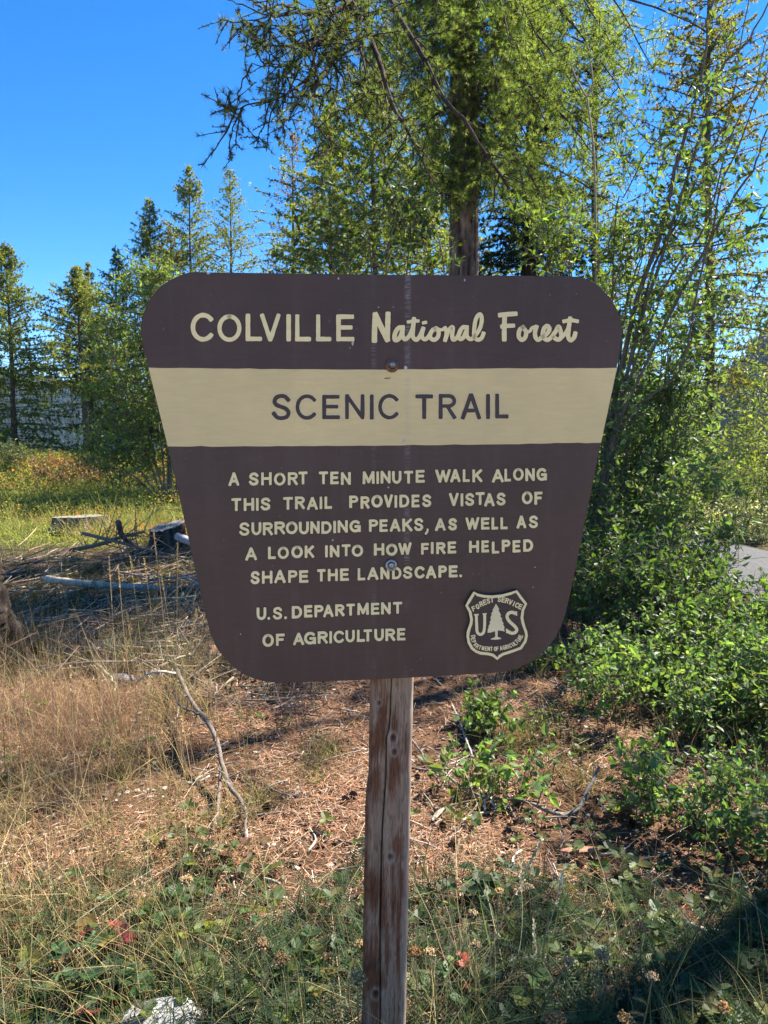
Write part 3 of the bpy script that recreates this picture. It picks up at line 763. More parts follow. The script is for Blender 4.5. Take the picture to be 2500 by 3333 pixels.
    col = col * (1 - pale_edge) + np.array([.37, .29, .23]) * (1 + .1 * gr[..., None]) * pale_edge
    for ku, kv, kr in [(343, 258, .0055), (428, 470, .0085), (437, 552, .007), (412, 1192, .0085), (502, 1245, .006), (323, 2025, .0095)]:
        p_ = px(np.array([1050 + .535 * ku]), np.array([2150 + .535 * kv]), np.array([yf]))[0]
        d = np.sqrt((X + axis[:, None] - p_[0]) ** 2 + ((zz - p_[2]) / 1.35) ** 2) / kr
        d = np.where(isf, d, 9)
        ring = np.exp(-((d - 1.25) / .35) ** 2)[..., None]; core = np.clip(1.15 - d * 1.25, 0, 1)[..., None]
        col = col * (1 - ring * .5) + np.array([.36, .29, .24]) * ring * .5
        col = col * (1 - core) + np.array([.03, .02, .018]) * core
        depth += .004 * np.clip(1 - d, 0, 1) - .0012 * ring[..., 0]
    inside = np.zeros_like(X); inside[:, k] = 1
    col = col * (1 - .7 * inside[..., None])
    depth += isf * (.0007 * gr2 + .0006 * gr)
    Yo = Y + wave + depth
    X = X + axis[:, None] 
    V = np.stack([X, SB[1] + Yo, Z], -1)
    i, j = np.meshgrid(np.arange(nz_ - 1), np.arange(m), indexing='ij')
    q = np.stack([i * m + j, i * m + (j + 1) % m, (i + 1) * m + (j + 1) % m, (i + 1) * m + j], -1).reshape(-1, 4)
    mb = MB(); mb.add(V.reshape(-1, 3), q, None, np.clip(col, .01, .9).reshape(-1, 3))
    c = V[-1].mean(0); mb.add(np.concatenate([V[-1], [c]]), None, [[a_, (a_ + 1) % m, m] for a_ in range(m)], (.3, .25, .22))
    return mb.build('post', M_POST, sign, True)
M_POST = rough_mat('weathered_post', 260, 5, .72, 1.25, .5, .85, (1, 1, .05), .2, .003)
build_post()

# ------------------------------------------------------------------ ground, path, hills
def gz(x, y):
    """height of the ground"""
    x = np.asarray(x, float); y = np.asarray(y, float)
    near = np.exp(-(np.hypot(x, y - 3) / 14) ** 2)
    h = .022 * np.sin(x * 1.7 + 1) * np.sin(y * 1.3 + .4) + .012 * np.sin(x * 4.1 + y * 2.7) + .008 * np.sin(x * 9 - y * 7)
    h = h * np.clip((y - 1.2) * .8, .2, 1) + .10 * np.exp(-((x + 2.6) / .7) ** 2 - ((y - 4.6) / .8) ** 2)
    h = h + .10 * np.sin(x * .21) * np.sin(y * .17 + 1) * np.clip((y - 8) / 8, 0, 1)
    r = np.hypot(x, y)
    fall = np.clip((r - 40) / 110, 0, 1); fall = fall * fall * (3 - 2 * fall)
    return h * (1 - fall) - 55 * fall

def axis_grid(a, b, c, d, fine, coarse_n):
    inner = np.arange(b, c, fine)
    lo = b - np.geomspace(fine, b - a, coarse_n)[::-1]; hi = c + np.geomspace(fine, d - c, coarse_n)
    return np.concatenate([lo, inner, hi])
gx_ = axis_grid(-3200, -4.0, 5.0, 3200, .05, 46); gy_ = axis_grid(-600, 1.0, 10.0, 5200, .05, 50)
GX, GY = np.meshgrid(gx_, gy_, indexing='ij')
GZ = gz(GX, GY) + rng.normal(size=GX.shape) * .0045 * (np.hypot(GX, GY) < 12)
nx_, ny_ = GX.shape
i, j = np.meshgrid(np.arange(nx_ - 1), np.arange(ny_ - 1), indexing='ij')
Q = np.stack([i * ny_ + j, (i + 1) * ny_ + j, (i + 1) * ny_ + j + 1, i * ny_ + j + 1], -1).reshape(-1, 4)

# soil colour: orange needle litter in the clearing, darker duff at the left, green sod in the meadow
litter = np.array([.150, .085, .052]); duff = np.array([.105, .075, .048]); sod = np.array([.10, .115, .028]); grn = np.array([.055, .065, .028])
def sstep(a, b, x):
    t = np.clip((x - a) / (b - a), 0, 1); return t * t * (3 - 2 * t)
def soil(x, y):
    nzz = .35 * np.sin(x * 2.3 + 1.1 * np.sin(y * 1.7)) + .3 * np.sin(y * 3.1 + x * 1.9 + 2)
    m = sstep(9.2, 11.5, y + nzz)[..., None]
    l = sstep(4.6, 6.2, y + .8 * nzz - .25 * x)[..., None] * (x < 3)[..., None]
    fgd = (1 - sstep(1.95, 2.75, y + .5 * nzz))[..., None]
    c = litter * (1 - l) + duff * l
    c = c * (1 - fgd * .75) + np.array([.095, .066, .042]) * fgd * .75
    r = sstep(1.6, 2.6, x - .25 * (y - 3) + .4 * nzz)[..., None] * .6
    c = c * (1 - r) + grn * r
    c = c * (1 - m) + sod * m
    bounce_ground = (1 - sstep(-.6, .9, y + .4 * nzz))[..., None]  # pale ground added behind the camera to bounce warm light at the sign
    c = c * (1 - bounce_ground) + np.array([.40, .33, .24]) * bounce_ground
    far = sstep(38, 60, np.hypot(x, y))[..., None]
    return c * (1 - far) + np.array([.03, .045, .02]) * far

def ground_mat():
    m, nt, out = mat_base('forest_floor')
    at = nt.nodes.new('ShaderNodeAttribute'); at.attribute_name = 'col'
    tc = nt.nodes.new('ShaderNodeTexCoord')
    def noise(s, d, r=.6):
        n = nt.nodes.new('ShaderNodeTexNoise'); n.inputs['Scale'].default_value = s; n.inputs['Detail'].default_value = d; n.inputs['Roughness'].default_value = r
        nt.links.new(tc.outputs['Object'], n.inputs['Vector']); return n
    n1, n2, n3 = noise(7, 6), noise(60, 6, .7), noise(240, 3)
    a = nt.nodes.new('ShaderNodeMath'); a.operation = 'MULTIPLY_ADD'; nt.links.new(n2.outputs[0], a.inputs[0]); a.inputs[1].default_value = .9; nt.links.new(n1.outputs[0], a.inputs[2])
    b = nt.nodes.new('ShaderNodeMath'); b.operation = 'MULTIPLY_ADD'; nt.links.new(n3.outputs[0], b.inputs[0]); b.inputs[1].default_value = .5; nt.links.new(a.outputs[0], b.inputs[2])
    mr = nt.nodes.new('ShaderNodeMapRange'); mr.inputs['From Min'].default_value = .9; mr.inputs['From Max'].default_value = 1.5
    mr.inputs['To Min'].default_value = .35; mr.inputs['To Max'].default_value = 1.55
    nt.links.new(b.outputs[0], mr.inputs[0])
    sc = nt.nodes.new('ShaderNodeVectorMath'); sc.operation = 'SCALE'
    nt.links.new(at.outputs['Color'], sc.inputs[0]); nt.links.new(mr.outputs[0], sc.inputs['Scale'])
    pb = nt.nodes.new('ShaderNodeBsdfPrincipled'); pb.inputs['Roughness'].default_value = .95; pb.inputs['Specular IOR Level'].default_value = .05
    nt.links.new(sc.outputs[0], pb.inputs['Base Color'])
    bp = nt.nodes.new('ShaderNodeBump'); bp.inputs['Strength'].default_value = .8; bp.inputs['Distance'].default_value = .02
    nt.links.new(b.outputs[0], bp.inputs['Height']); nt.links.new(bp.outputs[0], pb.inputs['Normal'])
    nt.links.new(pb.outputs[0], out.inputs['Surface'])
    return m
mb = MB(); mb.add(np.stack([GX, GY, GZ], -1).reshape(-1, 3), Q, None, soil(GX, GY).reshape(-1, 3))
tag(mb.build('ground', ground_mat(), None, True), kind='structure')

# paved path behind the bushes at the right
pc = smooth_path([(5.6, .5), (5.0, 3.5), (4.45, 6.2), (4.0, 8.3), (3.55, 10.2), (2.7, 12.8), (1.2, 15.5)], 60)
tn = nrm(np.gradient(pc, axis=0)); pn = np.stack([-tn[:, 1], tn[:, 0]], -1)
ks = np.linspace(-.95, .95, 9)
PV = np.stack([np.concatenate([pc + pn * (k + .03 * np.sin(np.arange(60) * 1.7 + k)[:, None]), (gz(pc[:, 0] + pn[:, 0] * k, pc[:, 1] + pn[:, 1] * k) * .4 + .04 + .03 * (1 - (k / .95) ** 2))[:, None]], 1) for k in ks], 1)
i, j = np.meshgrid(np.arange(59), np.arange(8), indexing='ij')
Q = np.stack([i * 9 + j, (i + 1) * 9 + j, (i + 1) * 9 + j + 1, i * 9 + j + 1], -1).reshape(-1, 4)
mb = MB(); mb.add(PV.reshape(-1, 3), Q, None, (.088, .088, .092))
sk = PV.copy(); 
for a_ in (0, 8):
    e = PV[:, a_]; f = e - np.array([0, 0, .12]); kk = np.arange(59)
    mb.add(np.concatenate([e, f]), np.stack([kk, kk + 1, kk + 61, kk + 60], -1), None, (.10, .09, .08))
M_ASPH = rough_mat('asphalt', 38, 8, .45, 1.5, .4, .9, (1, 1, 1), .15, .004)
tag(mb.build('path', M_ASPH, None, True), kind='structure')

# far hills with their forest
def ridge(name, pts, Y, depth, base):
    """hill whose crest follows pts (pixels) at distance Y"""
    a = np.array(pts, float)
    u = np.linspace(a[0, 0], a[-1, 0], 90); v = np.interp(u, a[:, 0], a[:, 1])
    v = v + 2.6 * np.sin(u * .043) + 1.6 * np.sin(u * .11) + 1.2 * np.sin(u * .31 + 1)
    crest = px(u, v, np.full(90, float(Y)))
    rows = []
    for k in np.linspace(0, 1, 14):
        p = crest.copy(); p[:, 1] = Y - depth * k * (1 + .1 * np.sin(np.arange(90) * .4 + k * 3))
        p[:, 2] = crest[:, 2] * (1 - k) ** 1.1 + base * (1 - (1 - k) ** 1.1) + 4 * np.sin(np.arange(90) * .5 + k * 6) * k * (1 - k)
        rows.append(p)
    b = crest.copy(); b[:, 1] += depth * .6; b[:, 2] = base
    G = np.stack([b] + rows, 0)
    i, j = np.meshgrid(np.arange(14), np.arange(89), indexing='ij')
    Q = np.stack([i * 90 + j, (i + 1) * 90 + j, (i + 1) * 90 + j + 1, i * 90 + j + 1], -1).reshape(-1, 4)
    mb = MB(); mb.add(G.reshape(-1, 3), Q, None, (.022, .030, .016))
    tag(mb.build(name, rough_mat(name + '_soil', .02, 6, .6, 1.4, .2), None, True), kind='structure')
    return G[1:]

def hill_trees(name, G, n, hmin, hmax, label_kind, bare=None):
    r = np.random.default_rng(3)
    a = r.uniform(0, G.shape[0] - 1.001, n); b = r.uniform(0, G.shape[1] - 1.001, n)
    i, j = a.astype(int), b.astype(int); fa, fb = (a - i)[:, None], (b - j)[:, None]
    p = (G[i, j] * (1 - fa) + G[i + 1, j] * fa) * (1 - fb) + (G[i, j + 1] * (1 - fa) + G[i + 1, j + 1] * fa) * fb
    if bare is not None:
        keep = ~bare(p); p = p[keep]
    n = len(p); h = r.uniform(hmin, hmax, n)
    k = 7; th = np.arange(k) * 2 * np.pi / k
    tv = [[0, 0, 1]]
    for rr_, zz_ in ((.17, .05),): tv += [[rr_ * math.cos(t), rr_ * math.sin(t), zz_] for t in th]
    tv += [[.11 * math.cos(t + .4), .11 * math.sin(t + .4), .42] for t in th]; tv += [[0, 0, .8]]
    tris = [[0, 8 + q, 8 + (q + 1) % k] for q in range(k)] + [[15, 1 + q, 1 + (q + 1) % k] for q in range(k)]
    M = np.broadcast_to(np.eye(3), (n, 3, 3))
    mb = MB(); sc = np.stack([h * r.uniform(1.2, 2.1, n), h * r.uniform(1.2, 2.1, n), h], -1)
    scatter(mb, np.array(tv), None, tris, M, p - np.array([0, 0, .5]), sc, jitter((.012, .032, .022), n, .35, (.022, .038, .018)))
    tag(mb.build(name, M_FARLEAF), kind=label_kind)

G1 = ridge('hills', [(-900, 1150), (-300, 1195), (0, 1222), (120, 1236), (260, 1262), (420, 1330), (560, 1390), (800, 1420)], 1000, 560, -60)
def rocky(p):
    q = px(np.array([245.]), np.array([1412.]), np.array([720.]))[0]
    return (np.abs(p[:, 0] - q[0]) < 16) & (np.abs(p[:, 2] - q[2]) < 6) 
hill_trees('forest', G1, 14000, 6, 14, 'stuff', rocky)
G2 = ridge('hills', [(2050, 1390), (2250, 1300), (2400, 1190), (2500, 1090), (2700, 1040), (3300, 1000)], 500, 330, -50)
hill_trees('forest', G2, 6000, 6, 12, 'stuff')

# thin blue air over the valley
bm = bmesh.new(); bmesh.ops.create_cube(bm, size=1)
for v_ in bm.verts: v_.co = Vector((v_.co.x * 6600, v_.co.y * 6000 + 2300, -75 if v_.co.z < 0 else 96))
me = bpy.data.meshes.new('haze'); bm.to_mesh(me); bm.free()
hz = bpy.data.objects.new('haze', me); C.objects.link(hz); tag(hz, kind='stuff')
hm, hnt, hout = mat_base('haze')
pv = hnt.nodes.new('ShaderNodeVolumePrincipled'); pv.inputs['Color'].default_value = (.50, .74, 1.0, 1); pv.inputs['Density'].default_value = HAZE; pv.inputs['Anisotropy'].default_value = .2
hnt.links.new(pv.outputs[0], hout.inputs['Volume']); me.materials.append(hm)

# ------------------------------------------------------------------ conifers
LBL_TREES = 'conifers standing along the edge of the meadow'
FAR_TUFTS = [tuft_template(6, .17, seed=s) for s in (1, 2, 3)]
NEAR_TUFTS = [tuft_template(18, .032, seed=s) for s in (4, 5, 6, 7)]
MID_TUFTS = [tuft_template(9, .11, seed=s) for s in (8, 9, 10)]

def needles(mb, P, D, size, tmpl, col):
    k = rng.integers(0, len(tmpl), len(P))
    M = frames(D + rng.normal(size=D.shape) * .25, rng.uniform(0, 6.28, len(P)))
    for q in range(len(tmpl)):
        m = k == q
        scatter(mb, tmpl[q][0], None, tmpl[q][1], M[m], P[m], size[m], col[m])

def trunk_path(base, top, n=24, wob=.02, lean=None):
    t = np.linspace(0, 1, n)[:, None]
    p = np.asarray(base) * (1 - t) + np.asarray(top) * t
    H = np.linalg.norm(np.asarray(top) - np.asarray(base))
    a, b = rng.uniform(0, 6.28, 2)
    p[:, 0] += wob * H * np.sin(t[:, 0] * 5 + a) * t[:, 0] * (1 - t[:, 0]); p[:, 1] += wob * H * np.sin(t[:, 0] * 4 + b) * t[:, 0] * (1 - t[:, 0])
    return p

def conifer(name, base, top, r0, crown, rmax, label, cat='tree', group=None, limbs=70, twig=10, tuft=.088, col=(.15, .18, .06), warm=(.22, .22, .065),
            droop=.25, rise=.15, sparse=1.0, tmpl=FAR_TUFTS, bark=(.12, .085, .065), profile=None, spacing=.05, limb_r=.018, seed=None, dead=0.0):
    """tapered trunk with whorled limbs; side twigs carry needle tufts"""
    t_ = thing(name, base, label, cat, group)
    base, top = np.asarray(base, float), np.asarray(top, float)
    H = top[2] - base[2]
    tp = trunk_path(base - np.array([0, 0, .15]), top)
    tr = MB()
    k = np.linspace(0, 1, 24)
    rad = r0 * (1 - k) ** .85 * (1 + .5 * np.exp(-k * 30)) + .006
    tubes(tr, tp, rad, 10, bark, jit=.06)
    n = int(limbs * 1.8)
    s = crown + (1 - crown) * np.sort(rng.random(n) ** 1.05) * .985
    az = np.arange(n) * 2.39996 + rng.normal(size=n) * .5
    c = (s - crown) / (1 - crown)
    prof = profile(c) if profile else np.minimum(np.clip(1 - c, 0, 1) ** .98 * 1.3, .92) * (1 - .25 * np.exp(-c * 7)) + .03
    L = rmax * prof * rng.uniform(.55, 1.12, n)
    zt = np.interp(s, k, tp[:, 2]); xt = np.interp(s, k, tp[:, 0]); yt = np.interp(s, k, tp[:, 1])
    el = rise + .55 * c ** 1.4 * rng.uniform(.7, 1.2, n) - .10 * (1 - c)
    d = np.stack([np.cos(az) * np.cos(el), np.sin(az) * np.cos(el), np.sin(el)], -1)
    q = np.linspace(0, 1, 8)[None, :, None]
    dr = (droop * (1 - c * .7) * L * rng.uniform(.6, 1.4, n))[:, None, None]
    wob = rng.normal(size=(n, 1, 3)) * (.10 * L)[:, None, None]
    P = np.stack([xt, yt, zt], -1)[:, None] + d[:, None] * q * L[:, None, None] + wob * q ** 2 - dr * (q ** 2 - .45 * q ** 3) * UPV
    lr = (limb_r * (.35 + .65 * L / rmax))[:, None] * (1 - .85 * np.linspace(0, 1, 8))[None]
    tubes(tr, P, lr, 5, np.asarray(bark) * .8, cap=False)
    T, TL = twigs_from(P, twig, (.14 * rmax, .34 * rmax), (.12, .98), .72, -.18, 5, .12 * rmax, .55, .06 * rmax)
    scl = np.repeat(L / rmax, twig) * .8 + .2
    T = T[:, :1] + (T - T[:, :1]) * scl[:, None, None]
    TL = TL * scl
    tubes(tr, T, np.linspace(.35, .1, 5)[None] * limb_r * .6, 3, np.asarray(bark) * .8, cap=False)
    tr.build('trunk', M_BARK, t_, True)
    # tufts
    cnt = np.maximum(1, (TL / spacing * sparse).astype(int))
    idx = np.repeat(np.arange(len(T)), cnt)
    p1, d1 = along(T, idx, rng.random(len(idx)))
    cntL = np.maximum(1, (L / spacing * 1.2 * sparse).astype(int)); idl = np.repeat(np.arange(n), cntL)
    p2, d2 = along(P, idl, rng.uniform(.15, 1, len(idl)))
    # leader
    nl = int(40 * sparse); sl = rng.uniform(.86, 1, nl)
    p3 = np.stack([np.interp(sl, k, tp[:, a]) for a in range(3)], -1); d3 = nrm(rng.normal(size=(nl, 3)) + UPV)
    Pn = np.concatenate([p1, p2, p3]); Dn = np.concatenate([d1, d2, d3]); m = len(Pn)
    rnd = nrm(rng.normal(size=(m, 3)))
    Dn = nrm(Dn * .5 + rnd * .8)
    cc = jitter(col, m, .22, warm)
    mb = MB(); needles(mb, Pn, Dn, tuft * rng.uniform(.7, 1.3, m), tmpl, cc)
    mb.build('crown', M_NEEDLE, t_)
    return t_

def far_tree(u_top, v_top, u_base, Y, r, crown, label, **kw):
    r = r * 1.4; b = px(np.array([u_base]), np.array([1480.]), np.array([Y]))[0]; b[2] = float(gz(b[0], b[1]))
    t = px(np.array([u_top]), np.array([v_top]), np.array([Y]))[0]
    t[1] = b[1]
    return conifer('larch_tree', b, t, kw.pop('r0', .13), crown, r, label, group=LBL_TREES, **kw)

GREEN, GOLD = (.080, .112, .032), (.15, .155, .035)
far_tree(14, 785, 52, 33, 2.9, .05, 'tall bushy larch at the left edge of the meadow with low sweeping limbs', limbs=120, twig=9, col=(.105, .145, .035), droop=.35)
far_tree(250, 868, 283, 33, 2.3, .40, 'larch with long left limbs and bare lower trunk, nearer of the trunk pair', limbs=80)
far_tree(288, 852, 297, 35, 1.3, .35, 'thin larch close behind the bare trunked larch at the left', limbs=60)
far_tree(376, 803, 385, 36, 2.3, .12, 'slim dark larch showing a straight trunk between the paired larches and the taller one', limbs=80, col=(.085, .115, .04), warm=(.14, .15, .04))
far_tree(485, 644, 488, 37, 2.7, .10, 'pointed larch rising just above the rounded corner of the sign', limbs=105)
far_tree(556, 735, 562, 36, 1.9, .10, 'short yellowing larch squeezed between two taller pointed larches', limbs=70, col=(.12, .13, .03), warm=(.22, .17, .04))
far_tree(617, 535, 625, 38, 3.2, .08, 'tallest pointed larch on the skyline left of the sign top', limbs=125)
far_tree(748, 553, 752, 37, 3.5, .08, 'open larch with wide lower limbs standing alone against the sky', limbs=85, twig=7, sparse=.75)
far_tree(953, 425, 968, 30, 2.8, .10, 'half bare larch with thin purplish twigs at the sky gap', limbs=75, twig=7, sparse=.33, col=(.13, .10, .07), warm=(.20, .13, .10), bark=(.11, .08, .085))
far_tree(1075, 322, 1070, 25, 3.2, .10, 'light green larch with a dark thin trunk beside the half bare one', limbs=130, twig=9, col=(.13, .17, .04))
far_tree(1215, 120, 1226, 20, 3.2, .12, 'tall yellow green larch with a pale trunk left of the thick barked trunk', limbs=130, twig=9, col=(.15, .19, .04), tuft=.085, tmpl=MID_TUFTS)
far_tree(1395, 250, 1400, 26, 3.0, .12, 'light green larch half hidden behind the thick barked trunk', limbs=110, col=(.12, .16, .04))

# the big larch behind the sign: thick furrowed trunk, long drooping limbs reaching towards the viewer
BY = 9.3
bb_ = px(np.array([1500.]), np.array([1800.]), np.array([BY]))[0]; bb_[2] = float(gz(bb_[0], bb_[1]))
big = thing('larch_tree', bb_, 'thick barked larch behind the sign with long drooping limbs overhead', 'tree', LBL_TREES)
tr = MB(); nr, ns = 260, 40
zz = np.linspace(-.2, 13.5, nr); th = np.arange(ns) * 2 * np.pi / ns
rad = np.interp(zz, [-.2, .3, 1, 4, 8, 13.5], [.27, .215, .19, .165, .125, .05])
ax = bb_[0] + np.interp(zz, [0, 3.5, 6.5, 13], [0, .0, -.05, -.02])
r_ = np.random.default_rng(21)
fur = np.zeros((nr, ns)); 
g0 = r_.normal(size=(int(nr / 6) + 2, ns)); zi = np.linspace(0, nr / 6, nr); f0 = zi.astype(int); ff = (zi - f0)[:, None]
fur = g0[f0] * (1 - ff) + g0[f0 + 1] * ff
fur += .5 * r_.normal(size=(nr, ns))
RR = rad[:, None] * (1 + .055 * fur)
V = np.stack([ax[:, None] + RR * np.cos(th), bb_[1] + RR * np.sin(th), np.broadcast_to(zz[:, None] + bb_[2], RR.shape)], -1)
i, j = np.meshgrid(np.arange(nr - 1), np.arange(ns), indexing='ij')
Q = np.stack([i * ns + j, i * ns + (j + 1) % ns, (i + 1) * ns + (j + 1) % ns, (i + 1) * ns + j], -1).reshape(-1, 4)
colb = np.array([.155, .105, .085]) * np.clip(1 + .45 * fur, .25, 2.0)[..., None]
tr.add(V.reshape(-1, 3), Q, None, colb.reshape(-1, 3))
tr.build('trunk', M_BARK, big, True)

LB = (.075, .055, .045)
def limb_set(parent, paths, twig_n, twig_l, sub_n, sub_l, tuft, spacing, col, warm, sparse, seed=0, hang=.25, tmpl=NEAR_TUFTS, knob=True, name='limb', bark=LB, foliage_from=.0):
    """limbs given as (points, start radius, end radius) with twigs, side shoots, short-shoot knobs and needle tufts"""
    n = 26
    P = np.stack([smooth_path(p, n) for p, a, b in paths]); r0 = np.array([a for p, a, b in paths]); r1 = np.array([b for p, a, b in paths])
    P = P + np.cumsum(rng.normal(size=P.shape) * .006, 1) * np.linspace(0, 1, n)[None, :, None]
    tr = MB()
    tubes(tr, P, r0[:, None] + (r1 - r0)[:, None] * np.linspace(0, 1, n)[None] ** .8, 7, bark, jit=.10)
    T, TL = twigs_from(P, twig_n, twig_l, (.08, 1), .75, -hang * .6, 8, hang * .5 * np.mean(twig_l), .35, .16)
    T = T + np.cumsum(rng.normal(size=T.shape) * .008, 1)
    tubes(tr, T, np.linspace(.0050, .0020, 8)[None] * rng.uniform(.7, 1.3, (len(T), 1)), 5, np.asarray(bark) * .8, cap=False, jit=.25)
    Sx, SL = twigs_from(T, sub_n, sub_l, (.15, 1), .7, -hang * .4, 6, hang * .4 * np.mean(sub_l), .4, .07)
    tubes(tr, Sx, np.linspace(.0035, .0016, 6)[None], 4, np.asarray(bark) * .75, cap=False, jit=.25)
    res = []
    for A, LN in ((T, TL), (Sx, SL)):
        cnt = np.maximum(1, (LN / spacing * sparse).astype(int)); idx = np.repeat(np.arange(len(A)), cnt)
        s = rng.random(len(idx)) ** .8
        res.append(along(A, idx, s))
    Pn = np.concatenate([a for a, b in res]); Dn = np.concatenate([b for a, b in res]); m = len(Pn)
    side = nrm(np.cross(Dn, rng.normal(size=Dn.shape)))
    Dn2 = nrm(side + Dn * .35)
    o1 = tr
    if knob:                                              # short-shoot spurs make larch twigs look beaded
        for A, LN in ((T, TL), (Sx, SL)):
            cnt = np.maximum(1, (LN / (spacing * .8)).astype(int)); idx = np.repeat(np.arange(len(A)), cnt)
            p, d = along(A, idx, rng.random(len(idx))); sd_ = nrm(np.cross(d, rng.normal(size=d.shape)))
            tubes(tr, np.stack([p, p + sd_ * .008], 1), np.array([[.0034, .0026]]), 4, np.asarray(bark) * .7)
    a = tr.build(name, M_BARK, parent, True)
    mb = MB(); needles(mb, Pn, Dn2, tuft * rng.uniform(.65, 1.25, m), tmpl, jitter(col, m, .2, warm))
    b = mb.build('crown', M_NEEDLE, parent)
    return a, b

# dark overhead limbs at the top of the frame (they hang from the big larch, 4 to 6 m away)
def lp(pts, ys): return pxs(pts, np.interp(np.linspace(0, 1, len(pts)), np.linspace(0, 1, len(ys)), ys))
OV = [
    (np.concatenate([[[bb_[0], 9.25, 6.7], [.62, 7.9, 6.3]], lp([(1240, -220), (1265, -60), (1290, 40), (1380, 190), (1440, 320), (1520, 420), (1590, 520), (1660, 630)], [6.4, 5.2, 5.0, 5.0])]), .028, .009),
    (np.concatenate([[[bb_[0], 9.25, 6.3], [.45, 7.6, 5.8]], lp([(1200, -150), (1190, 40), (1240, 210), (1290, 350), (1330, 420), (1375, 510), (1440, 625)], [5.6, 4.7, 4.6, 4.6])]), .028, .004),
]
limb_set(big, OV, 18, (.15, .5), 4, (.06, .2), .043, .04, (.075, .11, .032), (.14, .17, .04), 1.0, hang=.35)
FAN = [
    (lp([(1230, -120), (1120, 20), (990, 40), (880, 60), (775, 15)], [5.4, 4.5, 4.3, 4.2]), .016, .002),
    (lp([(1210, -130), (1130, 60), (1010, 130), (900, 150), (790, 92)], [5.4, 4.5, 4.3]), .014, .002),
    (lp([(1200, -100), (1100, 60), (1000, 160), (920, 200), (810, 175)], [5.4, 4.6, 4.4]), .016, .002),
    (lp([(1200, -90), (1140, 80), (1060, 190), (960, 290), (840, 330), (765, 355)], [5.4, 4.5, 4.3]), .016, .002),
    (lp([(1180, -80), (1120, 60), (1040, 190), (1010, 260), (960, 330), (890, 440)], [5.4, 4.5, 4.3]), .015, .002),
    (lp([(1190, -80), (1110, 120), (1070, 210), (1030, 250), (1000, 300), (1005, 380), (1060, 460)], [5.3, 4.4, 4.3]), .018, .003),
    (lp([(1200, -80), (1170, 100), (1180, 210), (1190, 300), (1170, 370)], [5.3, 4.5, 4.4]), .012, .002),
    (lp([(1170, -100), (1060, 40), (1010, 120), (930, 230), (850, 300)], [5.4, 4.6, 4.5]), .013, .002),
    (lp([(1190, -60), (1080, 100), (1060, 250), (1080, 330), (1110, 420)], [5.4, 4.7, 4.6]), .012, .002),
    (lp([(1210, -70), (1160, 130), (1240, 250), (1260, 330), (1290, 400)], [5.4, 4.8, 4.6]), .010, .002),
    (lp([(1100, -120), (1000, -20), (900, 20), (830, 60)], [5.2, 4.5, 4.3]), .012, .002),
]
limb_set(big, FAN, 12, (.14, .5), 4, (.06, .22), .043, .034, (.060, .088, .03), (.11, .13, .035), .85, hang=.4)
# sunlit leafy limbs of the big larch left and right of the trunk
def limb_from(u0, v0, u1, v1, Y0, Y1, sag, r0, n=6):
    a, b = px(np.array([u0, u1]), np.array([v0, v1]), np.array([Y0, Y1]))
    t = np.linspace(0, 1, n)[:, None]
    p = a * (1 - t) + b * t; p[:, 2] += sag * np.linalg.norm(b - a) * 4 * (t * (1 - t))[:, 0]
    return (p, r0, .004)
LM = []
for (u0, v0, u1, v1, Y0, Y1, sag, r0) in [
    (1495, -150, 1300, 230, 9.2, 7.6, .10, .03), (1495, -80, 1230, 120, 9.2, 7.4, .08, .03), (1495, 60, 1330, 330, 9.2, 7.8, .08, .025), (1495, 180, 1280, 430, 9.2, 8.4, .06, .02),
    (1495, -250, 1400, 90, 9.2, 6.9, .10, .03), (1500, 330, 1380, 560, 9.2, 8.4, .07, .018), (1510, 520, 1440, 640, 9.2, 8.8, .05, .014), (1510, 470, 1560, 600, 9.1, 8.5, .05, .014),
    (1515, -120, 1780, 200, 9.2, 7.4, .10, .03), (1515, -30, 1880, 330, 9.2, 7.7, .10, .03), (1515, 90, 1800, 480, 9.2, 7.9, .10, .03), (1515, 190, 1960, 520, 9.2, 8.4, .10, .03),
    (1515, 300, 1760, 640, 9.2, 8.2, .09, .025), (1515, -260, 1980, 120, 9.2, 7.5, .12, .035), (1515, -330, 2130, 210, 9.2, 7.6, .14, .035), (1515, -200, 1640, 160, 9.2, 7.0, .10, .028),
    (1515, 20, 1650, 330, 9.2, 7.4, .08, .024), (1520, 380, 1840, 740, 9.2, 8.6, .10, .022), (1515, -150, 2050, 350, 9.3, 8.6, .12, .03), (1500, -350, 1600, -40, 9.2, 6.8, .1, .03)]:
    LM.append(limb_from(u0, v0, u1, v1, Y0, Y1, sag, r0))
for k in range(40):
    left = k % 5 < 2
    v0 = rng.uniform(-380, 520); du = rng.uniform(90, 360) if left else rng.uniform(100, 680)
    LM.append(limb_from(1500, v0, 1500 - du if left else 1500 + du, v0 + rng.uniform(120, 380), 9.2, rng.uniform(8.4, 10.8), .09, .022))
limb_set(big, LM, 17, (.25, .75), 6, (.10, .34), .052, .036, (.125, .18, .05), (.20, .25, .055), .9, hang=.45, knob=False)
# upper crown above the frame that shades the left part of the clearing
UP = []
for k in range(22):
    z0 = 6.5 + 6.5 * k / 22; a = k * 2.4; L = 2.9 * (1 - (k / 22) * .75)
    p0 = np.array([bb_[0], bb_[1], z0]); t = np.linspace(0, 1, 6)[:, None]
    UP.append((p0 + np.array([math.cos(a), math.sin(a), .1]) * L * t - np.array([0, 0, .28 * L]) * t ** 2, .03, .004))
limb_set(big, UP, 14, (.3, .8), 4, (.15, .4), .075, .07, (.09, .13, .032), (.15, .16, .035), .8, hang=.3, tmpl=MID_TUFTS, knob=False)

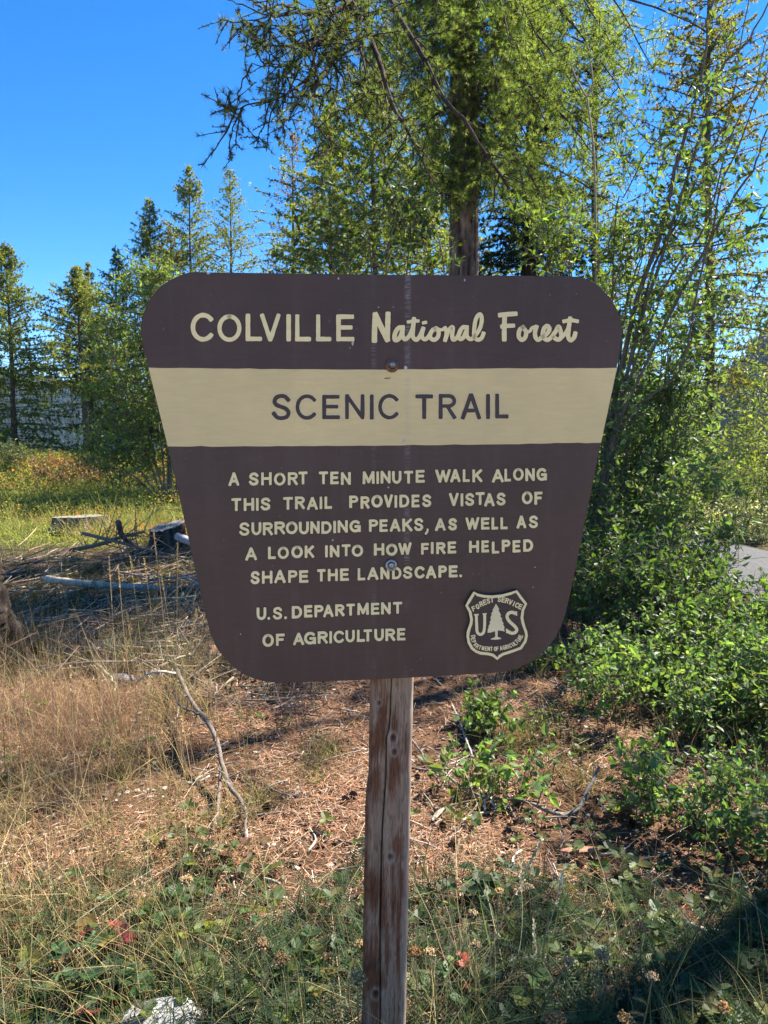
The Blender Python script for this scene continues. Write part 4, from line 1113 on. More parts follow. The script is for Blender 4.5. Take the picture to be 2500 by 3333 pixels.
# dark dense spruce behind it
db = px(np.array([1712.]), np.array([1700.]), np.array([12.5]))[0]; db[2] = float(gz(db[0], db[1]))
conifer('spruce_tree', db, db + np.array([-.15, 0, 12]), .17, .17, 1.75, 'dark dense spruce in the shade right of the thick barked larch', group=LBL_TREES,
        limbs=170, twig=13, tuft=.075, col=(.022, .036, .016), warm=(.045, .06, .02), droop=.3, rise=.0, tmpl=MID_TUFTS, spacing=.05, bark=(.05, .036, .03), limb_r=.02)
# sparse larch at the upper right, behind the willow stems
rb = px(np.array([2300.]), np.array([1600.]), np.array([15.]))[0]; rb[2] = float(gz(rb[0], rb[1]))
conifer('larch_tree', rb, px(np.array([2325.]), np.array([-520.]), np.array([15.]))[0], .10, .20, 2.3, 'sparse golden larch behind the bare willow stems at the right', group=LBL_TREES,
        limbs=100, twig=9, tuft=.07, col=(.13, .135, .035), warm=(.2, .17, .04), droop=.3, tmpl=MID_TUFTS, spacing=.05, limb_r=.02)
mbase = px(np.array([1960.]), np.array([1600.]), np.array([19.]))[0]; mbase[2] = 0
conifer('larch_tree', mbase, px(np.array([1930.]), np.array([-260.]), np.array([19.]))[0], .14, .12, 2.4, 'bright leafy larch behind the spruce, left of the willow', group=LBL_TREES,
        limbs=120, twig=9, tuft=.08, col=(.11, .15, .036), droop=.3, tmpl=MID_TUFTS, spacing=.075)

# tall unseen larch added at the right to throw dappled shade over the foreground
conifer('larch_tree', np.array([5.8, 5.5, 0.0]), np.array([5.85, 5.5, 13.0]), .15, .47, 1.35, 'tall unseen larch added outside the right edge to shade the foreground', group=LBL_TREES,
        limbs=24, twig=9, tuft=.08, col=(.11, .15, .04), droop=.25, tmpl=MID_TUFTS, spacing=.06, profile=lambda c: np.clip(1 - c, 0, 1) ** .5)

conifer('larch_tree', np.array([5.9, 8.3, 0.0]), np.array([5.9, 8.4, 11.0]), .12, .50, 1.6, 'thin sparse unseen larch added outside the right edge to fleck the clearing with shade', group=LBL_TREES,
        limbs=22, twig=8, tuft=.08, col=(.11, .15, .04), droop=.25, tmpl=MID_TUFTS, spacing=.075, profile=lambda c: np.clip(1 - c, 0, 1) ** .5)  # unseen larch, added to break up the sun on the clearing

# rough trunk whose flared foot shows at the left edge; most of the tree stands outside the frame
tb_ = np.array([-2.58, 4.75, 0.0])
lt = thing('pine_tree', tb_, 'dark rough barked trunk foot cut off by the left edge of the photo', 'tree')
nr, ns = 150, 44
zz = np.concatenate([np.linspace(-.15, 1.2, 90), np.linspace(1.3, 12.0, 60)]); th = np.arange(ns) * 2 * np.pi / ns
rad = .21 + .30 * np.exp(-np.clip(zz + .05, 0, 9) / .19)
root = 1 + .28 * np.exp(-np.clip(zz, 0, 9) / .25)[:, None] * np.sin(th * 4 + .9) 
g0 = r_.normal(size=(40, ns)); zi = np.linspace(0, 38.9, nr); f0 = zi.astype(int); ff = (zi - f0)[:, None]
fur = g0[f0] * (1 - ff) + g0[f0 + 1] * ff + .4 * r_.normal(size=(nr, ns))
RR = rad[:, None] * root * (1 + .06 * fur)
V = np.stack([tb_[0] - .11 * zz[:, None] + RR * np.cos(th), tb_[1] + RR * np.sin(th), np.broadcast_to(zz[:, None], RR.shape)], -1)
i, j = np.meshgrid(np.arange(nr - 1), np.arange(ns), indexing='ij')
Q = np.stack([i * ns + j, i * ns + (j + 1) % ns, (i + 1) * ns + (j + 1) % ns, (i + 1) * ns + j], -1).reshape(-1, 4)
tr = MB(); tr.add(V.reshape(-1, 3), Q, None, (np.array([.032, .025, .021]) * np.clip(1 + .45 * fur, .25, 2)[..., None]).reshape(-1, 3))
tr.build('trunk', M_BARK, lt, True)

# upper part of the left-edge pine, above the frame
limb_set(lt, [(np.array([tb_[0] - .11 * (6.3 + k * .24), tb_[1], 6.3 + k * .24]) + np.array([math.cos(k * 2.4), math.sin(k * 2.4), .05]) * np.linspace(0, 1, 6)[:, None] * (1.7 - k * .05) - np.array([0, 0, .3]) * (np.linspace(0, 1, 6) ** 2)[:, None], .025, .004) for k in range(24)],
         9, (.3, .7), 3, (.15, .35), .09, .09, (.06, .085, .028), (.09, .10, .03), .8, tmpl=MID_TUFTS, knob=False)

# ------------------------------------------------------------------ broadleaf shrubs
def leaves_on(mb, P, L, gap, size, col, warm=None, var=.2, lobes=(LEAF_V, LEAF_Q, LEAF_T), width=.42, s0=.1, tilt=.55, up=.35, sv=.38):
    cnt = np.maximum(1, (L / gap).astype(int)); idx = np.repeat(np.arange(len(P)), cnt)
    s = s0 + (1 - s0) * rng.random(len(idx)) ** .85
    p, t = along(P, idx, s)
    d = rng.normal(size=p.shape); d -= (d * t).sum(-1, keepdims=True) * t
    d = nrm(nrm(d) + t * .55 + np.array([0, 0, -.12]))
    n = nrm(UPV * up + rng.normal(size=p.shape) * tilt)
    M = frames(d, rng.normal(size=len(p)) * .3, n)
    sz = size * np.clip(1 + rng.normal(size=len(p)) * sv, .45, 1.6)
    scatter(mb, lobes[0], lobes[1], lobes[2], M, p, np.stack([sz * width, sz, sz], -1), jitter(col, len(p), var, warm))
    return len(p)

DIA = (DIA_V, DIA_Q, None)
def shrub(name, base, label, stems, cat='bush', group=None, srad=.012, twig=9, tl=(.15, .4), sub=4, sl=(.08, .2), gap=.03, leaf=.04, col=(.05, .085, .022), warm=(.10, .14, .03),
          bark=(.11, .085, .065), width=.45, srange=(.15, 1), lobes=(LEAF_V, LEAF_Q, LEAF_T), up=.35, tilt=.55, nsm=16, tr_extra=None, spread=.7, var=.2):
    """stems: list of point arrays (world); twigs, shoots and leaves grow on them"""
    t_ = thing(name, base, label, cat, group)
    P = np.stack([smooth_path(s, nsm) for s in stems]); LNS = np.linalg.norm(np.diff(P, axis=1), axis=-1).sum(1)
    P = P + np.cumsum(rng.normal(size=P.shape), 1) * (LNS / 330)[:, None, None] * np.linspace(0, 1, nsm)[None, :, None]
    tr = MB()
    rr = np.asarray(srad) if np.ndim(srad) else np.full(len(P), srad)
    tubes(tr, P, rr[:, None] * (1 - .8 * np.linspace(0, 1, nsm))[None], 7, bark, jit=.06)
    T, TL = twigs_from(P, twig, tl, srange, spread, .25, 6, .04, .4, .12)
    tubes(tr, T, np.linspace(.28, .12, 6)[None] * np.minimum(.012, np.repeat(rr, twig))[:, None], 4, np.asarray(bark) * .9, cap=False)
    mb = MB(); leaves_on(mb, T, TL, gap, leaf, col, warm, var, lobes, width, up=up, tilt=tilt)
    if sub:
        Sx, SL = twigs_from(T, sub, sl, (.15, 1), .65, .2, 5, .02, .3, .06)
        tubes(tr, Sx, np.linspace(.0022, .0010, 5)[None] * (leaf / .04), 3, np.asarray(bark) * 1.0, cap=False)
        leaves_on(mb, Sx, SL, gap, leaf, col, warm, var, lobes, width, up=up, tilt=tilt)
    tr.build('stems', M_TWIG, t_, True)
    mb.build('foliage', M_LEAF, t_)
    return t_

def rand_stems(cx, cy, n, rad, h, lean, flare=.4, k=5, hv=.25, z0=None):
    out = []
    for _ in range(n):
        a = rng.uniform(0, 6.28); r = rad * math.sqrt(rng.random())
        b = np.array([cx + r * math.cos(a), cy + r * math.sin(a), 0.]); b[2] = float(gz(b[0], b[1])) - .03
        H = h * rng.uniform(1 - hv, 1 + hv)
        d = np.array([math.cos(a), math.sin(a), 0]) * rng.uniform(0, flare) * H + np.asarray(lean) * H
        t = np.linspace(0, 1, k)[:, None]
        out.append(b + np.array([0, 0, H]) * t + d * t ** 1.5 + rng.normal(size=(k, 3)) * .03 * H * t)
    return out

# willow at the right: traced main stems plus a thicket of thinner ones
def st(pts, ya, yb):
    a = np.array(pts, float); return px(a[:, 0], a[:, 1], np.linspace(ya, yb, len(a)))
wb = gp(1890., 1905.); WB = (float(wb[0]), float(wb[1]))
root = np.array([[1900, 1900], [1935, 1720], [1985, 1400]])
def rooted(pts, ya, yb, du=0): return st([(1895 + du * .3, 1900), (1930 + du * .6, 1700), (1990 + du, 1380)] + pts, ya, yb)
WS = [rooted([(2076, 1000), (2141, 824), (2188, 665), (2229, 518), (2294, 329), (2324, 200), (2341, 88), (2375, -60)], 7.6, 6.6),
      rooted([(2090, 1000), (2150, 810), (2240, 520), (2324, 230), (2394, 147), (2447, 59), (2490, -80)], 7.6, 6.4, 6),
      rooted([(2160, 1250), (2212, 1176), (2253, 970), (2288, 765), (2318, 588), (2353, 488), (2406, 353), (2482, 141), (2520, -40)], 7.4, 5.4, 30),
      rooted([(2112, 911), (2217, 700), (2264, 558), (2330, 410), (2372, 200), (2400, -40)], 7.7, 6.8, 10),
      rooted([(2200, 980), (2365, 676), (2465, 541), (2500, 459), (2560, 300)], 7.5, 5.8, 20),
      rooted([(2005, 700), (2035, 617), (2112, 470), (2200, 353), (2300, 235), (2400, 120)], 7.6, 6.6, -8),
      rooted([(2050, 950), (2100, 800), (2110, 660), (2150, 560), (2188, 410)], 7.6, 7.0, 4),
      rooted([(2110, 1050), (2190, 870), (2290, 700), (2340, 480), (2440, 250), (2500, 60)], 7.5, 6.2, 16),
      rooted([(2030, 980), (2060, 900), (2090, 760), (2125, 600), (2155, 320)], 7.6, 7.1, 0)]
wr = [.030, .024, .014, .018, .019, .010, .010, .015, .010]
WT = WS + [np.concatenate([[[WB[0] + rng.uniform(-.2, .5), WB[1] + rng.uniform(-.4, .3), 0]], q]) for q in []]
wil = shrub('willow_shrub', (WB[0], WB[1], 0), 'tall willow with bare leaning stems rising at the right of the sign', WS, srad=wr, twig=9, tl=(.3, .9), sub=5, sl=(.12, .34),
            gap=.06, leaf=.070, col=(.065, .105, .030), warm=(.13, .18, .035), width=.42, srange=(.28, .74), nsm=24, bark=(.125, .10, .08))
# leafy thicket skirt of the willow
TH, TR_ = [], []
for _ in range(66):
    bx, by = WB[0] + rng.uniform(-.15, 2.6), WB[1] + rng.uniform(-1.5, 1.4)
    h = rng.uniform(1.0, 1.7) if by < WB[1] - .7 else rng.uniform(1.8, 3.3)
    b = np.array([bx, by, 0.]); t = np.linspace(0, 1, 6)[:, None]
    if 1250 + 2505 * bx / by > 2230 and by < 7.4 or abs(bx - np.interp(by, pc[:, 1], pc[:, 0])) < 1.15: continue
    (TH if 1250 + 2505 * bx / by < 2230 else TR_).append(b + np.array([rng.uniform(-.12, .35) * h, rng.uniform(-.25, .1) * h, h]) * t + rng.normal(size=(6, 3)) * .05 * t)
for _ in range(64):
    by = rng.uniform(7.4, 9.2); u_ = rng.uniform(2010, 2620); bx = (u_ - 1250) / 2505 * by; h = rng.uniform(2.2, 3.7); t = np.linspace(0, 1, 6)[:, None]
    if abs(bx - np.interp(by, pc[:, 1], pc[:, 0])) < 1.15: continue
    (TH if u_ < 2255 else TR_).append(np.array([bx, by, 0.]) + np.array([rng.uniform(-.2, .2) * h, rng.uniform(-.15, .1) * h, h]) * t + rng.normal(size=(6, 3)) * .05 * t)
shrub('willow_shrub', (WB[0] + 1.9, WB[1] - .4, 0), 'leafy willow bent over the paved path at the right', TR_, srad=.009, twig=15, tl=(.25, .6), sub=5, sl=(.12, .3), gap=.045, leaf=.062,
      col=(.085, .13, .050), warm=(.15, .21, .05), width=.50, srange=(.36, 1))
shrub('willow_shrub', (WB[0] + .6, WB[1] - .6, 0), 'dense leafy willow thicket hiding the feet of the tall bare stems', TH, srad=.009, twig=15, tl=(.25, .6), sub=5, sl=(.12, .3), gap=.040, leaf=.060,
      col=(.085, .13, .055), warm=(.15, .21, .06), width=.50, up=.6, srange=(.08, 1))
# more willow out of frame to the right shades the foreground
TH = []
for _ in range(8):
    bx, by = 5.7 + rng.uniform(-.4, .5), 7.6 + rng.uniform(-.6, .5); h = rng.uniform(3.0, 4.8)
    t = np.linspace(0, 1, 6)[:, None]
    TH.append(np.array([bx, by, 0.]) + np.array([rng.uniform(-.3, .1) * h, rng.uniform(-.2, .2) * h, h]) * t + rng.normal(size=(6, 3)) * .05 * t)
SHADE = shrub('willow_shrub', (5.7, 7.6, 0), 'tall thin willow whose twig tips reach in at the right edge', TH, srad=.012, twig=14, tl=(.3, .7), sub=4, sl=(.15, .35), gap=.07, leaf=.07,
      col=(.06, .095, .028), warm=(.12, .16, .035), width=.40, srange=(.42, 1))

# pale bare sapling left of the willow
sap = thing('bare_sapling', gp(1935., 1830.), 'thin pale leafless sapling forked near the top, in front of the spruce', 'tree')
sap.location = (px(np.array([1938.]), np.array([1500.]), np.array([7.9]))[0][0], 7.9, 0)
tr = MB()
for pts, r0 in (([(1946, 1750), (1944, 1200), (1940, 917), (1935, 529), (1917, 365), (1911, 315)], .014), ([(1911, 318), (1880, 265), (1860, 215), (1846, 170)], .009), ([(1911, 318), (1929, 270), (1920, 190), (1905, 110), (1888, 40), (1886, -30)], .009), ([(1937, 600), (1960, 540), (1968, 470)], .004), ([(1938, 760), (1915, 690), (1890, 640)], .004)):
    p = smooth_path(st(pts, 7.9, 7.9), 20); tubes(tr, p, np.linspace(r0, r0 * .55, 20)[None], 7, (.30, .25, .20), jit=.06)
tr.build('trunk', M_TWIG, sap, True)

# shrub peeping over the sign top
CSB = (-.05, 7.0)
CS = [st(p, 7.0, yb) for p, yb in [([(1220, 1900), (1180, 1200), (1130, 820), (1080, 690), (1010, 600)], 6.6), ([(1225, 1900), (1230, 1200), (1210, 850), (1190, 700), (1160, 590)], 6.7), ([(1230, 1900), (1290, 1200), (1330, 850), (1345, 700), (1330, 610)], 6.8),
      ([(1225, 1900), (1250, 1200), (1260, 850), (1280, 720), (1300, 640)], 6.5), ([(1230, 1900), (1340, 1200), (1390, 880), (1380, 780), (1330, 700), (1270, 690)], 6.9), ([(1222, 1900), (1140, 1200), (1090, 900), (1060, 800), (1000, 740)], 6.7),
      ([(1228, 1900), (1420, 1200), (1440, 890), (1400, 740), (1365, 700)], 7.1), ([(1222, 1900), (1110, 1200), (1040, 900), (990, 850), (930, 810)], 6.8), ([(1228, 1900), (1360, 1250), (1420, 930), (1300, 850), (1180, 830)], 6.9)]]
shrub('alder_shrub', (-.05, 7.0, 0), 'broad leaved shrub peeping over the top edge of the sign', CS, srad=.011, twig=8, tl=(.2, .5), sub=4, sl=(.1, .25), gap=.040, leaf=.062, col=(.048, .075, .024), warm=(.09, .13, .03), width=.46, srange=(.45, 1), bark=(.16, .13, .10))
CS = [st(p, 7.4, 7.2) for p in [([(1800, 1900), (1800, 1200), (1780, 900), (1760, 780), (1730, 700)]), ([(1805, 1900), (1850, 1200), (1870, 880), (1880, 760), (1900, 650)]), ([(1805, 1900), (1880, 1200), (1930, 900), (1960, 780), (1985, 690)]), ([(1800, 1900), (1830, 1200), (1830, 900), (1820, 800), (1800, 740)]), ([(1805, 1900), (1920, 1200), (1990, 950), (2010, 850), (2030, 760)])]]
shrub('alder_shrub', (1.6, 7.4, 0), 'sunlit pale green shrub over the right shoulder of the sign', CS, srad=.011, twig=12, tl=(.2, .5), sub=4, sl=(.1, .25), gap=.045, leaf=.058, col=(.075, .12, .026), warm=(.13, .18, .03), width=.42, srange=(.4, 1), bark=(.18, .15, .12))

# tall shrub at the left behind the stump
LSB = gp(545., 1640.); LX, LY = float(LSB[0]), float(LSB[1])
stems = [st(p, LY, LY - .5) for p in [([(540, 1640), (520, 1400), (470, 1150), (430, 1000), (415, 905)]), ([(545, 1640), (545, 1380), (520, 1150), (505, 1000), (480, 920)]), ([(535, 1640), (470, 1450), (420, 1300), (380, 1180), (345, 1060)]), ([(550, 1640), (570, 1400), (580, 1250), (590, 1100), (575, 960)]),
      ([(560, 1640), (620, 1450), (660, 1300), (690, 1150), (700, 1000)]), ([(535, 1640), (450, 1520), (390, 1430), (350, 1350), (310, 1270)]), ([(530, 1640), (450, 1560), (390, 1520), (345, 1480), (310, 1430)]), ([(545, 1640), (500, 1500), (450, 1400), (410, 1300), (380, 1250)]), ([(550, 1640), (560, 1500), (540, 1400), (520, 1300), (500, 1200)]),
      ([(540, 1640), (480, 1400), (420, 1200), (385, 1080), (370, 980)]), ([(556, 1640), (600, 1500), (640, 1400), (660, 1350), (690, 1280)]), ([(548, 1640), (560, 1300), (550, 1100), (540, 950), (520, 880)])]]
shrub('alder_shrub', (LX, LY, 0), 'tall rounded leafy shrub against the left edge of the sign', stems, srad=.022, twig=30, tl=(.35, .95), sub=7, sl=(.2, .5), gap=.070, leaf=.095, col=(.115, .175, .045), warm=(.20, .25, .05), width=.42, srange=(.14, 1), bark=(.20, .17, .14), lobes=DIA, up=.9, tilt=.5)

# thicket below the willow, snowberry bushes and sprigs
def bush(name, cx, cy, n, rad, h, label, leaf=.032, col=(.085, .15, .050), warm=(.15, .22, .06), group=None, gap=.028, twig=7, tl=(.08, .2), sub=3, sl=(.05, .12), width=.62, lean=(0, 0, 0), flare=.5, **kw):
    return shrub(name, (cx, cy, float(gz(cx, cy))), label, rand_stems(cx, cy, n, rad, h, lean, flare), group=group, srad=.0035, twig=twig, tl=tl, sub=sub, sl=sl, gap=gap, leaf=leaf, col=col, warm=warm, width=width, srange=(.2, 1), nsm=10, bark=(.13, .10, .07), **kw)
SNOW = 'snowberry bushes'
bush('snowberry_bush', 1.50, 4.05, 60, .42, .40, 'largest sunlit snowberry bush at the right of the clearing', group=SNOW)
bush('snowberry_bush', 2.15, 4.25, 60, .45, .46, 'snowberry bush at the right edge below the paved path', group=SNOW)
bush('snowberry_bush', 1.95, 3.65, 46, .36, .36, 'snowberry bush half outside the right edge of the photo', group=SNOW, warm=(.14, .16, .04))
bush('snowberry_bush', 1.42, 2.78, 15, .24, .25, 'shaded snowberry bush at the lower right edge', group=SNOW, col=(.07, .125, .045), leaf=.034)
bush('snowberry_bush', 1.20, 3.02, 10, .20, .22, 'small shaded snowberry bush left of the lower right one', group=SNOW, col=(.07, .125, .045), leaf=.034)
bush('snowberry_bush', 1.55, 2.3, 9, .22, .16, 'low dark snowberry patch in the lower right corner', group=SNOW, col=(.065, .115, .045), leaf=.032)
bush('snowberry_bush', .57, 3.88, 8, .13, .15, 'pale green snowberry sprig in the sunlit needles right of the post', group=SNOW, leaf=.036, sub=2, col=(.07, .13, .035))
bush('snowberry_bush', .37, 3.25, 4, .07, .20, 'upright dark leaved snowberry sprig nearest the post', group=SNOW, leaf=.046, sub=1, twig=6, width=.58, gap=.035)
bush('snowberry_bush', .53, 3.15, 7, .09, .19, 'bushy snowberry sprig with glossy leaves beside the long grey branch', group=SNOW, leaf=.042, sub=1, twig=6, width=.58, gap=.033)
bush('snowberry_bush', .86, 3.83, 5, .06, .12, 'small pale feathery sprig between the clearing and the big bush', group=SNOW, leaf=.024, sub=2, col=(.09, .14, .04), width=.3)
bush('snowberry_bush', 1.0, 4.85, 8, .14, .16, 'small dark sprig in shade below the right corner of the sign', group=SNOW, leaf=.042, sub=1)
UND = 'leafy undergrowth below the willow'
for cx, cy, n, r_b, h_, lab, cl in [(1.75, 5.6, 40, .45, .75, 'dark leafy thicket right under the lower right sign corner', (.055, .10, .03)), (2.05, 5.75, 46, .42, .72, 'leafy thicket left of the path opening', (.07, .12, .035)),
                                (2.15, 4.95, 44, .45, .55, 'dark green thicket between the snowberry and the willow', (.055, .105, .032)), (2.75, 5.0, 40, .5, .34, 'pale leafy thicket at the right edge under the path', (.08, .135, .04)), (1.45, 6.6, 40, .4, 1.05, 'tall dark thicket against the right edge of the sign', (.05, .09, .028))]:
    bush('leafy_thicket', cx, cy, n, r_b, h_, lab, group=UND, leaf=.045, gap=.042, tl=(.12, .32), sl=(.07, .18), col=cl, warm=(.09, .14, .03), width=.52)
# sunny shrubs and white flowers beyond the path
for cx, cy, h_, lab in [(5.2, 11.5, 1.5, 'sunlit yellow green shrub beyond the path at the right edge'), (3.9, 13.5, 1.9, 'sunlit shrub beyond the path behind the willow leaves'), (6.8, 13.5, 2.6, 'tall sunlit shrub outside the right edge beyond the path'), (7.6, 17.5, 4.2, 'high hazy green shrub at the right edge above the path'), (5.6, 18, 3.6, 'high green shrub seen through the willow stems')]:
    bush('roadside_shrub', cx, cy, 40, .8, h_, lab, leaf=.07, gap=.09, tl=(.3, .7), sl=(.2, .4), col=(.10, .15, .035), warm=(.2, .22, .06), width=.5, group='shrubs beyond the path', lobes=DIA)
bush('flower_clump', 4.75, 10.6, 60, .55, .5, 'clump of small white flowers on the far side of the path', cat='flowers', leaf=.03, gap=.05, col=(.30, .32, .18), warm=(.6, .58, .45), width=.7, lobes=DIA)

# low bushes along the rim of the meadow
RIM = 'low bushes along the meadow rim'
for u, Y, h_, r_b, cl, wm, lab in [(30, 24, .8, 1.1, (.07, .10, .03), (.13, .15, .04), 'grey green rim bush at the left edge of the meadow'), (140, 28, .4, 1.2, (.085, .11, .045), (.15, .16, .06), 'pale grey green rim bush under the left larch'), (215, 26, .3, .8, (.17, .18, .03), (.26, .22, .03), 'yellow rim bush left of the bare larch trunks'),
        (150, 23, .45, .9, (.19, .075, .035), (.27, .10, .04), 'dark reddish rim bush in front of the grey green one'), (300, 24, .35, .9, (.17, .19, .03), (.28, .23, .035), 'bright yellow rim bush at the foot of the bare larch trunks'), (375, 21, .7, .8, (.14, .16, .03), (.22, .2, .04), 'yellow green rim bush left of the tall shrub'),
        (240, 19, .4, 1.0, (.11, .065, .035), (.17, .08, .04), 'low brown rim bush in the middle of the meadow'), (-60, 20, .8, 1, (.08, .11, .03), (.13, .15, .04), 'green rim bush mostly outside the left edge'), (90, 31, .5, 1.2, (.07, .10, .035), (.12, .14, .045), 'taller hazy green rim bush behind the others')]:
    b = px(np.array([float(u)]), np.array([1500.]), np.array([float(Y)]))[0]
    bush('rim_bush', b[0], b[1], 34, r_b, h_, lab, group=RIM, leaf=.09, gap=.10, tl=(.15, .4), sl=(.1, .25), sub=3, col=cl, warm=wm, width=.5, lobes=DIA)

# ------------------------------------------------------------------ ground cover that nobody could count
def pick(n, fn, x0, x1, y0, y1):
    """n points with density fn(x, y) in 0..1, thinned with distance so that nearer ground is denser"""
    out = []; got = 0
    while got < n:
        x = rng.uniform(x0, x1, 4 * n); y = y0 * (y1 / y0) ** rng.random(4 * n) if y0 > 0 else rng.uniform(y0, y1, 4 * n)
        k = rng.random(4 * n) < fn(x, y); out.append(np.stack([x[k], y[k]], -1)); got += k.sum()
    p = np.concatenate(out)[:n]
    return np.concatenate([p, gz(p[:, 0], p[:, 1])[:, None]], 1)
def patch(x, y, s, seed):
    return np.clip(.5 + .5 * np.sin(x * s + 2 * np.sin(y * s * .7 + seed)) * np.cos(y * s * 1.1 + seed * 2 + np.sin(x * s * .6)), 0, 1)
inview = lambda x, y: (np.abs(x) < .62 * y + .35)

# fallen larch needles and bark crumbs
n = 100000
p = pick(n, lambda x, y: inview(x, y) * (.25 + .75 * sstep(2.2, 2.9, y) * (1 - sstep(5.5, 8, y))) * (.12 + .88 * np.clip(1.6 * patch(x, y, 3.1, 1) - .2 + .5 * (patch(x, y, 11, 2) - .5), 0, 1)), -5, 4, 1.5, 8.5)
a = rng.uniform(0, 6.28, n); d = np.stack([np.cos(a), np.sin(a), rng.normal(size=n) * .16], -1)
L = rng.uniform(.02, .062, n); wd = rng.uniform(.0008, .0017, n)
tv = np.array([[-1, -.5, 0], [1, -.5, 0], [.7, .5, .12], [-.7, .5, .12]])
cols = np.array([[.44, .235, .135], [.34, .18, .11], [.52, .34, .22], [.20, .115, .075], [.58, .46, .35]])[rng.choice(5, n, p=[.34, .26, .2, .12, .08])]
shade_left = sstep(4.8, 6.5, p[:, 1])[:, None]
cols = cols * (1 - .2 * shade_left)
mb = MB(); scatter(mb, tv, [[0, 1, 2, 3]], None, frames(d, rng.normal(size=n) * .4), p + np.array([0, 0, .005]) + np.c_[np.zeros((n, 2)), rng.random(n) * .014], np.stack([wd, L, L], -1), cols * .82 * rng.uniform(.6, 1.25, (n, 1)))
n2 = 13000
p = pick(n2, lambda x, y: inview(x, y) * (.3 + .7 * patch(x, y, 6, 3)), -5, 4, 1.5, 8.5)
a = rng.uniform(0, 6.28, n2); d = np.stack([np.cos(a), np.sin(a), rng.normal(size=n2) * .15], -1)
tvb = np.array([[-1, -.5, 0], [1, -.45, 0], [.8, .5, 0], [-.6, .55, 0], [-.9, -.4, -.6], [1, -.4, -.6], [.8, .45, -.6], [-.6, .5, -.6]])
qb = [[0, 1, 2, 3], [0, 4, 5, 1], [1, 5, 6, 2], [2, 6, 7, 3], [3, 7, 4, 0]]
L = rng.uniform(.006, .028, n2)
cols = np.array([[.13, .085, .06], [.30, .25, .20], [.42, .37, .31], [.20, .12, .08], [.06, .045, .035]])[rng.choice(5, n2, p=[.3, .2, .13, .22, .15])]
scatter(mb, tvb, qb, None, frames(d, rng.normal(size=n2) * .35), p + np.array([0, 0, .006]), np.stack([L * rng.uniform(.2, .5, n2), L, L * .25], -1), cols * rng.uniform(.7, 1.2, (n2, 1)))
tag(mb.build('needle_litter', M_LITTER), kind='stuff')

# broken twigs and bark flakes strewn through the slash
mb = MB(); n = 1700
p = pick(n, lambda x, y: (x < -.55) * inview(x, y) * sstep(4.2, 5.2, y) * (1 - sstep(8.8, 9.8, y)), -5.8, -.5, 4.2, 9.6)
a = rng.normal(size=n) * .8 + np.where(rng.random(n) < .35, 1.4, 0); el_ = rng.normal(size=n) * .22
d = np.stack([np.cos(a) * np.cos(el_), np.sin(a) * np.cos(el_), np.abs(np.sin(el_))], -1); L = rng.uniform(.06, .42, n)
k = np.linspace(0, 1, 5)[None, :, None]; P = p[:, None] + np.array([0, 0, .012]) + np.c_[np.zeros((n, 2)), rng.random(n) ** 2 * .10][:, None] + d[:, None] * k * L[:, None, None] + rng.normal(size=(n, 1, 3)) * .05 * k * k * L[:, None, None] * np.array([3, 3, 1])
cols = np.array([[.46, .37, .27], [.26, .20, .15], [.12, .09, .068], [.34, .21, .13]])[rng.choice(4, n, p=[.32, .28, .25, .15])] * rng.uniform(.7, 1.3, (n, 1))
tubes(mb, P, rng.uniform(.0030, .0085, (n, 1)) * np.linspace(1, .5, 5)[None], 4, cols, cap=False)
tag(mb.build('twig_litter', M_STICK), kind='stuff')

BL = [blade_template(b, w) for b, w in ((.15, .5), (.5, .5), (.9, .5), (1.3, .5))]
def grass(mb, p, h, wd, cols, bends=(0, 1, 2, 3), lean=.35):
    n = len(p); k = rng.choice(bends, n)
    a = rng.uniform(0, 6.28, n); up = nrm(np.stack([rng.normal(size=n) * lean, rng.normal(size=n) * lean, np.ones(n)], -1))
    s = nrm(np.cross(np.stack([np.cos(a), np.sin(a), np.zeros(n)], -1), up)); f = np.cross(s, up)
    M = np.stack([s, -f, up], -1)
    for q in range(4):
        m = k == q
        if m.any(): scatter(mb, BL[q][0], BL[q][1], None, M[m], p[m] - np.array([0, 0, .01]), np.stack([wd[m], h[m], h[m]], -1), cols[m])
def clumps(c, per, r):
    p = np.repeat(c, per, 0) + np.concatenate([rng.normal(size=(len(c) * per, 2)) * r, np.zeros((len(c) * per, 1))], 1)
    p[:, 2] = gz(p[:, 0], p[:, 1]); return p

# dry straw coloured grass: thick at the left, thin elsewhere
mb = MB()
f_dry = lambda x, y: inview(x, y) * np.clip(sstep(-.5, -1.15, x + .10 * (y - 3)) * (.25 + .75 * patch(x, y, 5, 2)) * (1 - .6 * sstep(4.3, 6.5, y)) + .05 + .16 * (1 - sstep(2.0, 2.7, y)) * (x < .3), 0, 1)
c = pick(480, f_dry, -3.6, 1.8, 1.65, 7); p = clumps(c, 16, .035); n = len(p)
grass(mb, p, rng.uniform(.12, .42, n), rng.uniform(.0012, .0026, n), jitter((.36, .26, .13), n, .22, (.30, .26, .09)))
c = pick(1000, f_dry, -3.6, 1.8, 1.65, 7); p = c; n = len(p)
grass(mb, p, rng.uniform(.25, .62, n), rng.uniform(.0010, .0020, n), jitter((.42, .31, .17), n, .2), (0, 0, 1), .22)
# fine twiggy dead weeds beside the left trunk
c = pick(75, lambda x, y: (np.hypot((x + 1.75) / .45, (y - 3.85) / .45) < 1) * 1.0, -2.4, -1.1, 3.2, 4.6); p = clumps(c, 24, .03); n = len(p)
grass(mb, p, rng.uniform(.15, .48, n), rng.uniform(.0009, .0018, n), jitter((.30, .185, .12), n, .2), (0, 1, 2), .5)
